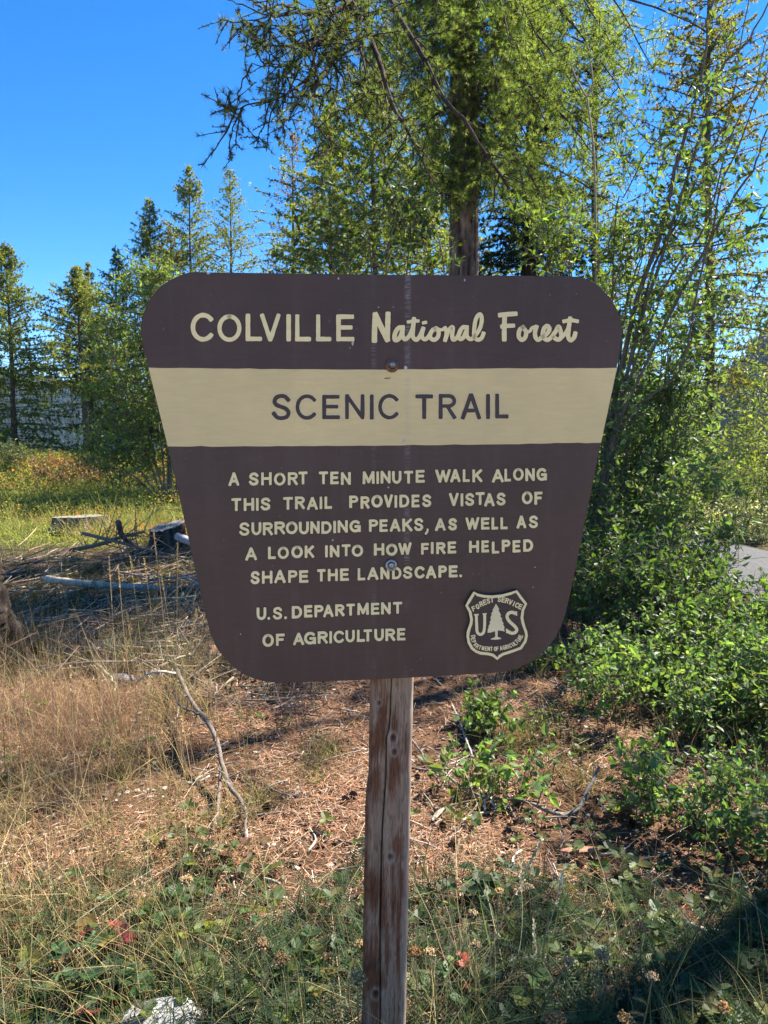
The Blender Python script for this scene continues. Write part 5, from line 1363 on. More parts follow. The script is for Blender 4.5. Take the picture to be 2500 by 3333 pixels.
# fallen straws lying over everything
c = pick(260, lambda x, y: inview(x, y) * (1 - sstep(3.2, 4.5, y)) * 1.0, -2.2, 1.9, 1.6, 4.5); n = len(c)
a = rng.uniform(0, 6.28, n); d = nrm(np.stack([np.cos(a), np.sin(a), rng.uniform(.0, .45, n)], -1)); LL = rng.uniform(.15, .5, n)
k = np.linspace(0, 1, 5)[None, :, None]; P = c[:, None] + np.array([0, 0, .02]) + d[:, None] * k * LL[:, None, None] - np.array([0, 0, .10]) * k ** 2 * LL[:, None, None]
tubes(mb, P, np.linspace(.0014, .0007, 5)[None], 3, jitter((.48, .39, .25), n, .2), cap=False)
tag(mb.build('dry_grass', M_DRY), kind='stuff')

# green grass and sedge tufts
mb = MB()
f_gr = lambda x, y: inview(x, y) * np.clip((1 - sstep(2.15, 2.75, y)) * (.35 + .65 * patch(x, y, 5, 5)) * .8 + .25 * sstep(-.4, -1.3, x) * patch(x, y, 4, 7) + .35 * sstep(.9, 1.7, x) + .02, 0, 1)
c = pick(560, f_gr, -3.4, 2.6, 1.65, 5.5); p = clumps(c, 14, .028); n = len(p)
grass(mb, p, rng.uniform(.08, .28, n), rng.uniform(.0022, .0046, n), jitter((.055, .090, .040), n, .25, (.11, .13, .06)))
c = np.array([[-.62, 3.0], [-.5, 3.1], [-.8, 2.9], [-1.5, 2.9], [-1.7, 3.1], [-1.2, 3.3], [.62, 3.75], [.68, 3.7], [.75, 3.4], [.9, 3.3], [.3, 2.95], [-.3, 3.3], [-.25, 3.6]]); c = np.c_[c, np.zeros(len(c))]
p = clumps(c, 55, .045); n = len(p)
grass(mb, p, rng.uniform(.10, .27, n), rng.uniform(.0016, .003, n), jitter((.16, .17, .045), n, .22, (.26, .22, .08)))
# grass between the slash at the left
c = pick(600, lambda x, y: (x < -.8) * patch(x, y, 2.5, 3) * 1.0, -5.5, -.5, 4.8, 9.5); p = clumps(c, 16, .05); n = len(p)
grass(mb, p, rng.uniform(.10, .30, n), rng.uniform(.0025, .0045, n), jitter((.065, .085, .03), n, .25, (.14, .13, .05)))
tag(mb.build('grass', M_GRASS), kind='stuff')

# bright meadow beyond the stumps
mb = MB()
c = pick(800, lambda x, y: (x < .8 + .0 * y) * inview(x, y) * (.3 + .7 * patch(x, y, .9, 4)), -14, 1, 9.6, 24); p = clumps(c, 15, .12); n = len(p)
grass(mb, p, rng.uniform(.18, .50, n), rng.uniform(.006, .012, n), jitter((.19, .225, .06), n, .25, (.28, .25, .075)))
tag(mb.build('meadow_grass', M_GRASS), kind='stuff')
mb = MB(); n = 90000
p = pick(n, lambda x, y: inview(x, y) * (x < 1.5) * (.25 + .75 * patch(x, y, .8, 1)), -21, 1.5, 9.8, 36)
hum = .16 + .45 * patch(p[:, 0], p[:, 1], 1.3, 6) * sstep(10, 15, p[:, 1])
p[:, 2] += rng.random(n) * hum
kind = patch(p[:, 0], p[:, 1], .55, 2) + rng.normal(size=n) * .09 + .42 * np.exp(-((p[:, 1] - 16.5) / 3.2) ** 2)
cols = np.where(kind[:, None] > .90, np.array([.30, .095, .045]), np.where(kind[:, None] > .70, np.array([.27, .16, .06]), np.where(kind[:, None] > .33, np.array([.24, .25, .065]), np.array([.13, .17, .045]))))
d = nrm(rng.normal(size=(n, 3)) + np.array([0, 0, .5]))
sz = np.clip(.028 + .0035 * (p[:, 1] - 9), .03, .12) * rng.uniform(.6, 1.3, n)
scatter(mb, DIA_V, DIA_Q, None, frames(d, rng.uniform(0, 6.28, n)), p, np.stack([sz * .7, sz, sz], -1), cols * rng.uniform(.78, 1.2, (n, 1)))
tag(mb.build('meadow_undergrowth', M_FARLEAF), kind='stuff')

# feathery yarrow leaves, strawberry leaves and grey pussytoes of the foreground
def feather():
    V, Q = [], []
    for i in range(16):
        y = .1 + i * .056; L = .17 * math.sin(min(1, (i + 2) / 9) * 1.57) * (1 - .75 * max(0, (i - 8) / 8)); zz_ = -.25 * y * y
        for s in (-1, 1):
            for dz in (.05, -.02):
                b = len(V); V += [[0, y - .012, zz_], [0, y + .012, zz_], [s * L, y + .07, zz_ + dz + .05]]; Q.append([b, b + 1, b + 2])
    b = len(V); V += [[-.008, 0, 0], [.008, 0, 0], [0, 1, -.25]]; Q.append([b, b + 1, b + 2])
    return np.array(V), np.array(Q)
FV, FT = feather()
mb = MB()
c = pick(330, lambda x, y: inview(x, y) * (1 - sstep(2.1, 2.7, y)) * (.2 + .8 * patch(x, y, 4.5, 9)) + .0, -1.7, 1.9, 1.6, 2.9); p = clumps(c, 7, .03); n = len(p)
d = nrm(np.stack([rng.normal(size=n), rng.normal(size=n), rng.uniform(.5, 1.9, n)], -1))
L = rng.uniform(.06, .16, n)
scatter(mb, FV, None, FT, frames(d, rng.normal(size=n) * .4), p, L, jitter((.062, .105, .060), n, .2, (.10, .12, .06)))
tag(mb.build('yarrow_leaves', M_GRASS), kind='stuff')
def oval(lob=7, tooth=.12):
    a = np.linspace(0, np.pi, 2 * lob + 1); V = [[0, 0, 0], [0, .5, -.04], [0, 1, -.1]]
    L, Rr = [], []
    for i, t in enumerate(a[1:-1]):
        r = 1 + (tooth if i % 2 else -tooth * .3); y = .5 - .5 * math.cos(t); x = .45 * math.sin(t) ** .8 * r
        L.append([-x, y, .10 * x / .45]); Rr.append([x, y, .10 * x / .45])
    k = len(L); V += L + Rr
    T = [[0, 1, 3]] + [[1, 3 + i + 1, 3 + i] for i in range(k - 1)] + [[1, 2, 3 + k - 1]] + [[0, 3 + k, 1]] + [[1, 3 + k + i, 3 + k + i + 1] for i in range(k - 1)] + [[1, 3 + 2 * k - 1, 2]]
    return np.array(V), np.array(T)
OV_, OT_ = oval()
mb = MB()
c = pick(520, lambda x, y: inview(x, y) * ((1 - sstep(2.1, 2.8, y)) * (.15 + .85 * patch(x, y, 3.7, 4)) * .8 + .05), -1.8, 2.0, 1.6, 4.0); n0 = len(c)
p = np.repeat(c, 3, 0); n = len(p); a = np.repeat(rng.uniform(0, 6.28, n0), 3) + np.tile([0, 2.0, -2.0], n0) + rng.normal(size=n) * .2
p = p + np.array([0, 0, 1]) * np.repeat(rng.uniform(.01, .09, n0), 3)[:, None]
d = nrm(np.stack([np.cos(a), np.sin(a), rng.uniform(-.1, .45, n)], -1)); L = np.repeat(rng.uniform(.022, .05, n0), 3) * rng.uniform(.8, 1.2, n)
scatter(mb, OV_, None, OT_, frames(d, rng.normal(size=n) * .3), p, np.stack([L * .85, L, L], -1), jitter((.048, .088, .026), n, .25, (.15, .15, .03)))
tag(mb.build('strawberry_leaves', M_LEAF), kind='stuff')
mb = MB(); n = 5200
c = pick(n, lambda x, y: inview(x, y) * np.exp(-((x - .25) / .55) ** 2 - ((y - 2.0) / .32) ** 2) * (.3 + .7 * patch(x, y, 6, 1)), -.9, 1.6, 1.6, 2.8)
c[:, 2] += rng.random(n) * .05; d = nrm(rng.normal(size=(n, 3)) + np.array([0, 0, .9])); L = rng.uniform(.012, .034, n)
scatter(mb, DIA_V, DIA_Q, None, frames(d), c, np.stack([L * .22, L, L], -1), jitter((.20, .225, .185), n, .2))
tag(mb.build('silvery_leaves', M_DRY), kind='stuff')

# ------------------------------------------------------------------ fallen wood, stumps, stones
def stick(name, pts, r0, r1, label, cat, group=None, col=(.30, .265, .23), twigs=0, tl=(.04, .14), sides=7, n=18, forks=(), jag=.012):
    P = smooth_path(pts, n); P = P + np.cumsum(rng.normal(size=P.shape) * jag * .25, 0) * np.linspace(0, 1, n)[:, None] * np.array([1, 1, .3])
    P[:, 2] = np.maximum(P[:, 2], gz(P[:, 0], P[:, 1]) + np.linspace(r0, r1, n) * .6)
    t_ = thing(name, tuple(P[0]), label, cat, group) if forks or twigs else None
    mb = MB(); cc = jitter(col, 1, .12)[0]
    tubes(mb, P, np.linspace(r0, r1, n)[None], sides, cc, jit=.10)
    if twigs:
        T, _ = twigs_from(P[None], twigs, tl, (.1, 1), .75, .25, 5, .02, .3, .05)
        T[..., 2] = np.maximum(T[..., 2], gz(T[..., 0], T[..., 1]) + .003)
        tubes(mb, T, np.linspace(max(r1 * .6, .0022), .0012, 5)[None], 4, cc, cap=False)
    o = mb.build('limb' if t_ else name, M_STICK, t_, True)
    for f in forks:
        Q = smooth_path(f[0], 14); Q = Q + np.cumsum(rng.normal(size=Q.shape) * .003, 0); fb = MB()
        tubes(fb, Q, np.linspace(f[1], f[2], 14)[None], 6, cc, jit=.1)
        T, _ = twigs_from(Q[None], 5, (.03, .10), (.2, 1), .75, .2, 4, .02, .3, .04); tubes(fb, T, np.linspace(.0025, .0012, 4)[None], 4, cc, cap=False)
        fb.build('fork', M_STICK, t_, True)
    if t_ is None:
        c = P[0].copy()
        o.data.transform(Matrix.Translation(Vector(-c))); o.location = c
        tag(o, label, cat, group)
        return o
    return t_

def gpts(pts, lift=.0):
    g = np.stack([gp(float(p[0]), float(p[1]), float(p[2]) if len(p) > 2 else 0.0) for p in pts])
    return g + np.array([0, 0, lift])

PALE, GREYW, REDW = (.42, .36, .30), (.27, .25, .235), (.26, .15, .10)
stick('log', gpts([(150, 1885, .12), (300, 1903, .13), (430, 1912, .10), (560, 1915, .06)]), .036, .028, 'straight pale barkless log lying across the slash at the left', 'log', col=(.60, .47, .34), n=22)
stick('log', gpts([(85, 2035), (160, 2020, .03), (230, 2010)]), .035, .02, 'short pale broken log near the left trunk foot', 'log', col=(.50, .40, .30))
stick('log', gpts([(100, 2040), (220, 2046), (330, 2042)]), .017, .012, 'thin reddish fallen pole beside the short pale log', 'log', col=(.30, .18, .12))
lg = gpts([(678, 2130, .06), (760, 2125, .06)])
stick('log', [lg[0], lg[0] + np.array([.25, .12, 0]), lg[0] + np.array([.5, .25, 0])], .062, .06, 'cut reddish log end sticking out behind the lower left sign corner', 'log', col=(.34, .19, .13), sides=14)
stick('dead_branch', gpts([(575, 2180, .10), (610, 2260, .14), (640, 2310, .16), (690, 2380, .17), (722, 2500, .10), (740, 2560, .06)]), .013, .010, 'grey forked dead branch arching down to the ground left of the post', 'branch',
      col=(.17, .145, .12), twigs=10, forks=[(gpts([(722, 2500, .10), (712, 2560, .05), (700, 2640, .02), (690, 2710)]), .011, .005), (gpts([(735, 2550, .07), (785, 2610, .05), (805, 2660, .03), (810, 2740)]), .012, .005), (gpts([(660, 2330, .16), (600, 2300, .22), (560, 2240, .3)]), .008, .003)])
stick('dead_branch', gpts([(1420, 2490), (1500, 2560), (1590, 2600, .02), (1590, 2598), (1700, 2610), (1770, 2640, .02), (1830, 2660)]), .006, .008, 'long thin grey branch lying across the needles right of the post', 'branch', col=(.19, .165, .145), twigs=8, n=28,
      forks=[(gpts([(1830, 2660), (1890, 2630, .02), (1920, 2570, .06), (1945, 2520, .09), (1955, 2500, .12)]), .011, .006)])
stick('dead_branch', gpts([(230, 1790, .05), (330, 1770, .25), (400, 1745, .35), (460, 1730, .45)]), .03, .012, 'tangled dark dead branch leaning in front of the grey stump', 'branch', col=(.16, .13, .115), twigs=26, tl=(.2, .7), jag=.03)
stick('dead_branch', gpts([(270, 1735, .35), (360, 1760, .30), (470, 1790, .2), (560, 1815, .1), (640, 1830)]), .022, .012, 'long dark dead branch running from the slash towards the sign', 'branch', col=(.20, .17, .15), twigs=20, tl=(.15, .5), jag=.03)
stick('dead_branch', gpts([(385, 1700, .5), (400, 1745, .3), (440, 1775, .15), (480, 1790)]), .035, .02, 'upright broken branch stub between the two stumps', 'branch', col=(.15, .12, .10), twigs=6, tl=(.1, .4))
stick('dead_branch', gpts([(440, 2225, .25), (480, 2195, .33), (530, 2185, .35), (580, 2190, .28)]), .005, .007, 'spiny pale twig raised above the dry grass left of the sign', 'branch', col=(.42, .36, .30), twigs=10, tl=(.02, .05))
stick('dead_branch', gpts([(1265, 2330), (1330, 2400), (1385, 2480), (1420, 2530)]), .006, .004, 'thin dark curved twig just right of the post', 'branch', col=(.22, .18, .15), twigs=3)
stick('dead_branch', gpts([(1470, 2290), (1500, 2360), (1530, 2440, .03), (1545, 2480)]), .006, .004, 'pale twig with side spurs behind the snowberry sprig', 'branch', col=(.40, .35, .30), twigs=6)
stick('dead_branch', gpts([(2230, 3005), (2310, 3030), (2390, 3030)]), .010, .006, 'short whitish branch at the lower right edge', 'branch', col=(.42, .39, .35))
stick('dead_branch', gpts([(2060, 1885), (2120, 1905, .3), (2180, 1945, .25), (2250, 1995, .1)]), .008, .005, 'bare pale twig sticking out of the thicket under the willow', 'branch', col=(.4, .34, .27), twigs=4)
stick('dead_branch', gpts([(1955, 2310), (2010, 2340), (1820, 2120)][:2] + [(2060, 2350)]), .006, .003, 'reddish thin twig at the foot of the big snowberry bush', 'branch', col=(.34, .20, .14))
stick('dead_branch', gpts([(1825, 2090, .12), (1880, 2140, .06), (1925, 2185)]), .006, .005, 'straight pink brown twig under the right corner of the sign', 'branch', col=(.40, .27, .20))
stick('dead_branch', gpts([(1720, 2160), (1800, 2220), (1870, 2260)]), .008, .005, 'grey stick in the shade below the shield emblem', 'branch', col=(.24, .22, .21))
SLASH = 'grey dead sticks of the slash pile'
for k in range(95):
    u, v = 60 + 640 * rng.random() ** .7, 1815 + 400 * rng.random() ** .9
    a = rng.normal() * .7 + (0 if rng.random() < .7 else 1.3); L = rng.uniform(.3, 1.1)
    p = gp(u, v, 0); d = np.array([math.cos(a), math.sin(a), 0]); z0, z1 = rng.uniform(0, .16, 2)
    m = p + d * L * .5 + np.array([rng.normal() * .05, rng.normal() * .05, (z0 + z1) / 2 + .02])
    r0 = rng.uniform(.004, .012)
    stick('dead_stick', [p + np.array([0, 0, z0 + .01]), m, p + d * L + np.array([0, 0, z1 + .01])], r0, r0 * .5, 'grey barkless stick tangled in the slash pile left of the sign', 'stick', SLASH, jitter((.27, .215, .165), 1, .4)[0], twigs=int(rng.integers(5, 14)), tl=(.06, .35), n=12, jag=.05)
BRUSH = 'dark twiggy brush beside the sign'
for k in range(26):
    u, v = rng.uniform(610, 930), rng.uniform(2215, 2345)
    a = rng.normal() * .7 + (0 if rng.random() < .6 else 1.2); L = rng.uniform(.2, .6); p = gp(u, v, 0); d = np.array([math.cos(a), math.sin(a), 0]); z0, z1 = rng.uniform(0, .12, 2); r0 = rng.uniform(.003, .008)
    stick('dead_stick', [p + np.array([0, 0, z0 + .01]), p + d * L * .5 + np.array([0, rng.normal() * .04, (z0 + z1) / 2 + .02]), p + d * L + np.array([0, 0, z1 + .01])], r0, r0 * .5, 'dark twiggy stick in the low brush by the lower left sign corner', 'stick', BRUSH, jitter((.15, .12, .095), 1, .4)[0], twigs=int(rng.integers(5, 12)), tl=(.05, .22), n=11, jag=.04)
FLOORS = 'small dead sticks on the needle litter'
for k in range(150):
    while True:
        u, v = rng.uniform(560, 2000), rng.uniform(2230, 2950)
        if rng.random() < 1 - (v - 2230) / 1000 and not (u > 1880 and v < 2450): break
    a = rng.uniform(0, 3.14); L = rng.uniform(.05, .26); p = gp(u, v, 0); d = np.array([math.cos(a), math.sin(a), 0]); c = rng.normal() * .12
    n_ = np.array([-d[1], d[0], 0]); r0 = rng.uniform(.0022, .0065)
    stick('dead_stick', [p + np.array([0, 0, .006]), p + d * L * .5 + n_ * c * L + np.array([0, 0, .012]), p + d * L + np.array([0, 0, rng.uniform(.004, .03)])], r0, r0 * .6, 'small dead stick lying on the needle litter of the clearing', 'stick', FLOORS,
          np.array([[.40, .34, .28], [.25, .2, .17], [.5, .45, .38], [.16, .12, .10]])[rng.integers(0, 4)], n=7, sides=6, jag=.006)

def chunk(name, c, size, label, cat, col, mat, seed, group=None, sub=3, sq=(1, 1, 1), rough=.16, rot=0.0):
    bm = bmesh.new(); bmesh.ops.create_icosphere(bm, subdivisions=sub, radius=1)
    q = np.random.default_rng(seed); pl = nrm(q.normal(size=(11, 3))); off = q.uniform(.62, .95, 11)
    for vtx in bm.verts:
        v = np.array(vtx.co)
        for a, b in zip(pl, off):
            dd = v @ a - b
            if dd > 0: v = v - a * dd * .92
        v = v * (1 + rough * .12 * q.normal())
        vtx.co = Vector(v * np.array(sq) * size)
    me = bpy.data.meshes.new(name); bm.to_mesh(me); bm.free()
    at = me.attributes.new('col', 'FLOAT_COLOR', 'POINT'); at.data.foreach_set('color', np.tile([*col, 1], (len(me.vertices), 1)).astype(np.float32).ravel())
    me.materials.append(mat)
    for p_ in me.polygons: p_.use_smooth = True
    o = bpy.data.objects.new(name, me); o.location = c; o.rotation_euler = (0, 0, rot); C.objects.link(o)
    return tag(o, label, cat, group)
g = gp(530., 3320.)
chunk('rock', (g[0] + .02, g[1] - .03, .008), .142, 'pale grey granite rock at the bottom edge of the photo', 'rock', (.33, .33, .32), M_STONE, 12, sub=5, sq=(1.05, .75, .52), rot=.3)
chunk('rock', tuple(gp(1205., 1200., 0.0)) if False else (float(gp(395., 2215.)[0]), float(gp(395., 2215.)[1]), .01), .075, 'small flat grey stone in the dry grass at the left', 'rock', (.22, .22, .225), M_STONE, 5, sub=4, sq=(1.3, .8, .4))
g = gp(1890., 2775.)
chunk('bark_chip', (g[0], g[1], .012), .055, 'flat pinkish slab of bark on the needles right of the post', 'bark', (.40, .20, .14), M_STICK, 9, sub=3, sq=(1.5, .35, .12), rot=.1)
g = gp(1425., 2665.)
chunk('wood_chip', (g[0], g[1], .02), .05, 'pale splintered wood chip close to the right side of the post', 'wood', (.33, .27, .21), M_STICK, 19, sub=3, sq=(.24, 1.3, .16), rot=-.5)

# pine cones
def cone(c, s, rot, label, group):
    t_ = MB(); k = 46; i = np.arange(k); z = i / k; a = i * 2.39996
    r = s * .42 * np.sin(np.pi * (z * .86 + .10)) ** .8
    p = np.stack([r * np.cos(a), r * np.sin(a), s * (z - .1)], -1); d = nrm(np.stack([np.cos(a), np.sin(a), .55 + 0 * a], -1))
    scatter(t_, DIA_V, DIA_Q, None, frames(d), p * .6, np.full(k, s * .42), jitter((.085, .05, .035), k, .25, (.16, .10, .07)))
    th = np.linspace(0, 1, 6)[:, None]; tubes(t_, np.array([0, 0, 1]) * (th * s * .9) , s * .2 * np.sin(np.pi * np.clip(np.linspace(.1, .95, 6), 0, 1))[None], 7, (.05, .03, .02))
    o = t_.build('pine_cone', M_LITTER); o.location = c; o.rotation_euler = (R(80), 0, rot)
    return tag(o, label, 'pine cone', group)
for u, v in [(2045, 2692), (1930, 2612), (1815, 2955), (1935, 2870), (1995, 2870), (1490, 2755), (1480, 2765), (1725, 2415), (1790, 2540), (1705, 2600), (1145, 2605), (1120, 2620), (880, 2640), (1900, 2830), (2140, 2765), (1350, 2540), (1430, 2700)]:
    g = gp(float(u), float(v)); cone((g[0], g[1], .014), rng.uniform(.030, .042), rng.uniform(0, 6.3), 'dark open cone lying among the fallen needles', 'fallen cones')

# stumps
def stump(name, u, v, r, h, label, col, top, seed, lean=0.0):
    g = gp(float(u), float(v)); q = np.random.default_rng(seed)
    t_ = thing(name, (g[0], g[1], 0), label, 'stump'); ns, nr = 46, 26
    th = np.arange(ns) * 2 * np.pi / ns; fur = np.cumsum(q.normal(size=ns)); fur = (fur - np.linspace(fur[0], fur[-1], ns)); fur /= np.abs(fur).max()
    f2 = q.normal(size=ns)[None] * .8 + q.normal(size=(nr, ns)) * .45; mb = MB(); zz = np.linspace(-.06, 1, nr)
    RR = r * (1 + .35 * np.exp(-np.clip(zz, 0, 1) * 4))[:, None] * (1 + .10 * fur + .012 * q.normal(size=ns)) * (1 + .015 * f2)
    ztop = h * (1 + .16 * np.sin(th + lean * 3) + .018 * q.normal(size=ns))
    V = np.stack([g[0] + RR * np.cos(th), g[1] + RR * np.sin(th), zz[:, None] * ztop[None]], -1)
    i, j = np.meshgrid(np.arange(nr - 1), np.arange(ns), indexing='ij')
    Q = np.stack([i * ns + j, i * ns + (j + 1) % ns, (i + 1) * ns + (j + 1) % ns, (i + 1) * ns + j], -1).reshape(-1, 4)
    mb.add(V.reshape(-1, 3), Q, None, (np.array(col) * np.clip(1 + .35 * f2, .3, 2)[..., None]).reshape(-1, 3)); mb.build('bark_side', M_BARK, t_, True)
    tb = MB(); rim = V[-1]; cen_ = rim.mean(0); ring = [rim * k + cen_ * (1 - k) + np.array([0, 0, 1]) * q.normal(size=(ns, 1)) * .008 * (k < .99) for k in (1, .7, .4, .12)]
    i, j = np.meshgrid(np.arange(3), np.arange(ns), indexing='ij')
    tb.add(np.concatenate(ring + [[cen_]]), np.stack([i * ns + j, i * ns + (j + 1) % ns, (i + 1) * ns + (j + 1) % ns, (i + 1) * ns + j], -1).reshape(-1, 4), [[3 * ns + a, 3 * ns + (a + 1) % ns, 4 * ns] for a in range(ns)], top)
    tb.build('cut_top', M_STICK, t_, True)
stump('stump', 548, 1795, .20, .33, 'dark stump with a grey weathered top beside the left edge of the sign', (.075, .058, .048), (.24, .225, .20), 4, .3)
stump('stump', 272, 1722, .40, .20, 'wide low grey brown stump half sunk in the yellow meadow', (.16, .125, .105), (.24, .2, .17), 8, .9)
g = gp(590., 1780., .25)
stick('log', [np.array([g[0] - .1, g[1] + .2, .34]), np.array([g[0] + .25, g[1], .24]), np.array([g[0] + .6, g[1] - .2, .1])], .045, .04, 'short grey log leaning off the dark stump towards the sign', 'log', col=(.30, .30, .30), sides=10)

# ------------------------------------------------------------------ small plants that stand out one by one
YG = 'dried yarrow heads'
def yarrow(u, v, zh, r, label, col=(.40, .31, .20), group=YG, stem=(.24, .20, .11), rnd=True):
    col = np.array(col) * np.array([1.15, 1.0, .72])
    hp = gp(float(u), float(v), zh); a = rng.uniform(0, 6.28); off = rng.uniform(.0, .08)
    b = np.array([hp[0] + off * math.cos(a), hp[1] + off * math.sin(a) + .02, 0.]); b[2] = float(gz(b[0], b[1]))
    t_ = thing('dried_flower', tuple(b), label, 'dried flower', group); mb = MB()
    P = smooth_path([b, b * .5 + hp * .5 + rng.normal(size=3) * .012, hp - np.array([0, 0, r * 1.1])], 9); tubes(mb, P, np.linspace(.0022, .0016, 9)[None], 5, stem)
    n = int(18 + r * 900); k = np.arange(n); rr = r * np.sqrt((k + .5) / n); an = k * 2.39996
    hd = hp + np.stack([rr * np.cos(an), rr * np.sin(an), -rr ** 2 / r * .55 + rng.normal(size=n) * r * .10], -1)
    tubes(mb, np.stack([np.broadcast_to(P[-1], hd.shape), (hd + P[-1]) / 2 - np.array([0, 0, .004]), hd], 1), np.array([[.0012, .0009, .0009]]), 3, stem, cap=False)
    m2 = 5; lv = np.linspace(.15, .7, m2); lp_, ld = along(P[None], np.zeros(m2, int), lv)
    scatter(mb, FV, None, FT, frames(nrm(np.stack([rng.normal(size=m2), rng.normal(size=m2), np.full(m2, .6)], -1))), lp_, np.full(m2, .05), jitter((.14, .14, .08), m2, .2))
    mb.build('stem', M_DRY, t_)
    hb = MB(); ico = nrm(np.array([[0, 0, 1], [1, 0, 0], [0, 1, 0], [-1, 0, 0], [0, -1, 0], [0, 0, -1]])).astype(float)
    it = [[0, 1, 2], [0, 2, 3], [0, 3, 4], [0, 4, 1], [5, 2, 1], [5, 3, 2], [5, 4, 3], [5, 1, 4]]
    rep = 3; hp3 = np.repeat(hd, rep, 0) + rng.normal(size=(n * rep, 3)) * .0022
    scatter(hb, ico, None, it, frames(nrm(rng.normal(size=(n * rep, 3)))), hp3, rng.uniform(.0019, .0033, n * rep), jitter(col, n * rep, .22))
    hb.build('flower_head', M_DRY, t_)
CRM = (.44, .37, .22)
yarrow(1164, 3172, .30, .023, 'cream yarrow head touching the left side of the post', CRM, None)
yarrow(1168, 3066, .28, .012, 'small pale yarrow head left of the post above the cream one', CRM, None)
yarrow(1796, 2900, .30, .024, 'biggest tan yarrow head, in the shade right of the post', (.45, .33, .19), None)
yarrow(1804, 3303, .26, .028, 'brown yarrow head at the bottom edge right of the post', (.36, .25, .14), None)
yarrow(607, 2855, .22, .020, 'pale tan yarrow head among green leaves left of the post', (.50, .40, .28), None)
yarrow(1348, 3088, .24, .018, 'dark brown yarrow head touching the right side of the post', (.26, .17, .10), None)
yarrow(915, 3112, .22, .022, 'flat brown yarrow head in the grass between the rock and the post', (.28, .2, .13), None)
for u, v, r, c in [(1623, 2896, .011, CRM), (1721, 2881, .015, (.36, .32, .26)), (1453, 2828, .026, (.30, .25, .18)), (1981, 2941, .019, (.32, .25, .17)), (2090, 3005, .022, (.34, .25, .16)), (2037, 3307, .017, (.42, .30, .16)), (2354, 3269, .016, (.44, .32, .18)), (1397, 3092, .014, (.40, .34, .25)), (1548, 3069, .013, (.42, .36, .26)), (1958, 3096, .020, (.36, .30, .21)), (2124, 3171, .012, (.42, .36, .28)), (1853, 3122, .013, (.40, .34, .25)), (1540, 2967, .010, (.38, .33, .25)), (851, 3063, .018, (.32, .25, .17)), (946, 2803, .020, (.24, .2, .15)), (1460, 2780, .016, (.3, .26, .2))]:
    yarrow(u, v, rng.uniform(.20, .33), r, 'dried yarrow stalk in the shaded foreground right or left of the post', c)
for u, v, r, z in [(22, 1899, .035, .42), (38, 1940, .05, .36), (110, 1930, .035, .36), (128, 1906, .03, .42), (60, 1925, .03, .4), (243, 1863, .03, .45)]:
    yarrow(u, v, z, r, 'golden dried flower head beside the trunk at the left edge', (.48, .32, .14), 'golden dried flower heads at the left')
for u, v, r, z in [(513, 1843, .032, .62), (535, 1870, .02, .55), (578, 1855, .024, .6)]:
    yarrow(u, v, z, r, 'golden dried flower head close to the left edge of the sign', (.42, .29, .13), 'golden dried flower heads by the sign')

def stalk(pts, Y, label, group, col=(.46, .37, .21), head=.10, hr=.0045, r=.0017):
    a = np.array(pts, float); P = smooth_path(px(a[:, 0], a[:, 1], np.full(len(a), float(Y)) if np.ndim(Y) == 0 else np.linspace(Y[0], Y[1], len(a))), 16)
    b = P[0].copy(); b[2] = float(gz(b[0], b[1])); P = np.concatenate([[b], P]) if P[0][2] > b[2] + .02 else P
    t_ = thing('grass_stalk', tuple(b), label, 'grass stalk', group); mb = MB()
    tubes(mb, P, np.linspace(r, r * .55, len(P))[None], 5, col)
    T = nrm(P[-1] - P[-3]); n = 46; s = rng.random(n); p = P[-1] - T * head * s[:, None] ; d = nrm(T * 1.6 + nrm(rng.normal(size=(n, 3))))
    mb.build('stem', M_DRY, t_)
    hb = MB(); scatter(hb, DIA_V, DIA_Q, None, frames(d), p, np.full(n, hr * 2.6) * np.stack([np.ones(n) * .5, np.ones(n), np.ones(n)], -1).T[1], jitter(np.array(col) * 1.1, n, .2)); hb.build('seed_head', M_DRY, t_)
RS = 'pale seed stalks right of the post'
for pts, Y in [([(1560, 3330), (1580, 3180), (1620, 3030), (1690, 2880), (1762, 2735)], (1.95, 2.1)), ([(1600, 3330), (1650, 3200), (1690, 3090), (1700, 2960), (1690, 2800)], (1.95, 2.2)), ([(1640, 3330), (1700, 3200), (1770, 3060), (1815, 2920), (1830, 2845)], (1.95, 2.1)), ([(1690, 3330), (1735, 3230), (1740, 3100), (1738, 3000)], (1.95, 2.1))]:
    stalk(pts, Y, 'pale arching grass stalk with a feathery seed head right of the post', RS, (.52, .46, .29), .09, .0045)
LS = 'tall dry stalks left of the sign'
for u0, v0, u1, v1, Y in [(560, 2420, 500, 1725, 3.5), (600, 2380, 520, 1840, 3.5), (575, 2400, 578, 1770, 3.6), (590, 2350, 640, 1985, 3.5), (480, 2330, 425, 1815, 3.7), (500, 2330, 470, 1820, 3.8), (430, 2280, 385, 1840, 3.9), (450, 2400, 415, 2000, 3.4), (620, 2360, 665, 2010, 3.5), (330, 2700, 420, 2080, 2.9), (250, 2640, 230, 2170, 2.95), (390, 2350, 355, 1815, 3.7), (180, 2500, 150, 2060, 3.2), (60, 2480, 90, 2110, 3.2), (640, 2700, 590, 2330, 2.85), (700, 2620, 715, 2330, 2.95)]:
    m = ((u0 * .55 + u1 * .45) + rng.normal() * 6, (v0 + v1) / 2)
    stalk([(u0, v0), m, (u1, v1)], Y, 'tall straw coloured grass stalk standing left of the sign and post', LS, jitter((.46, .35, .18), 1, .15)[0], .12, .0042, .0019)

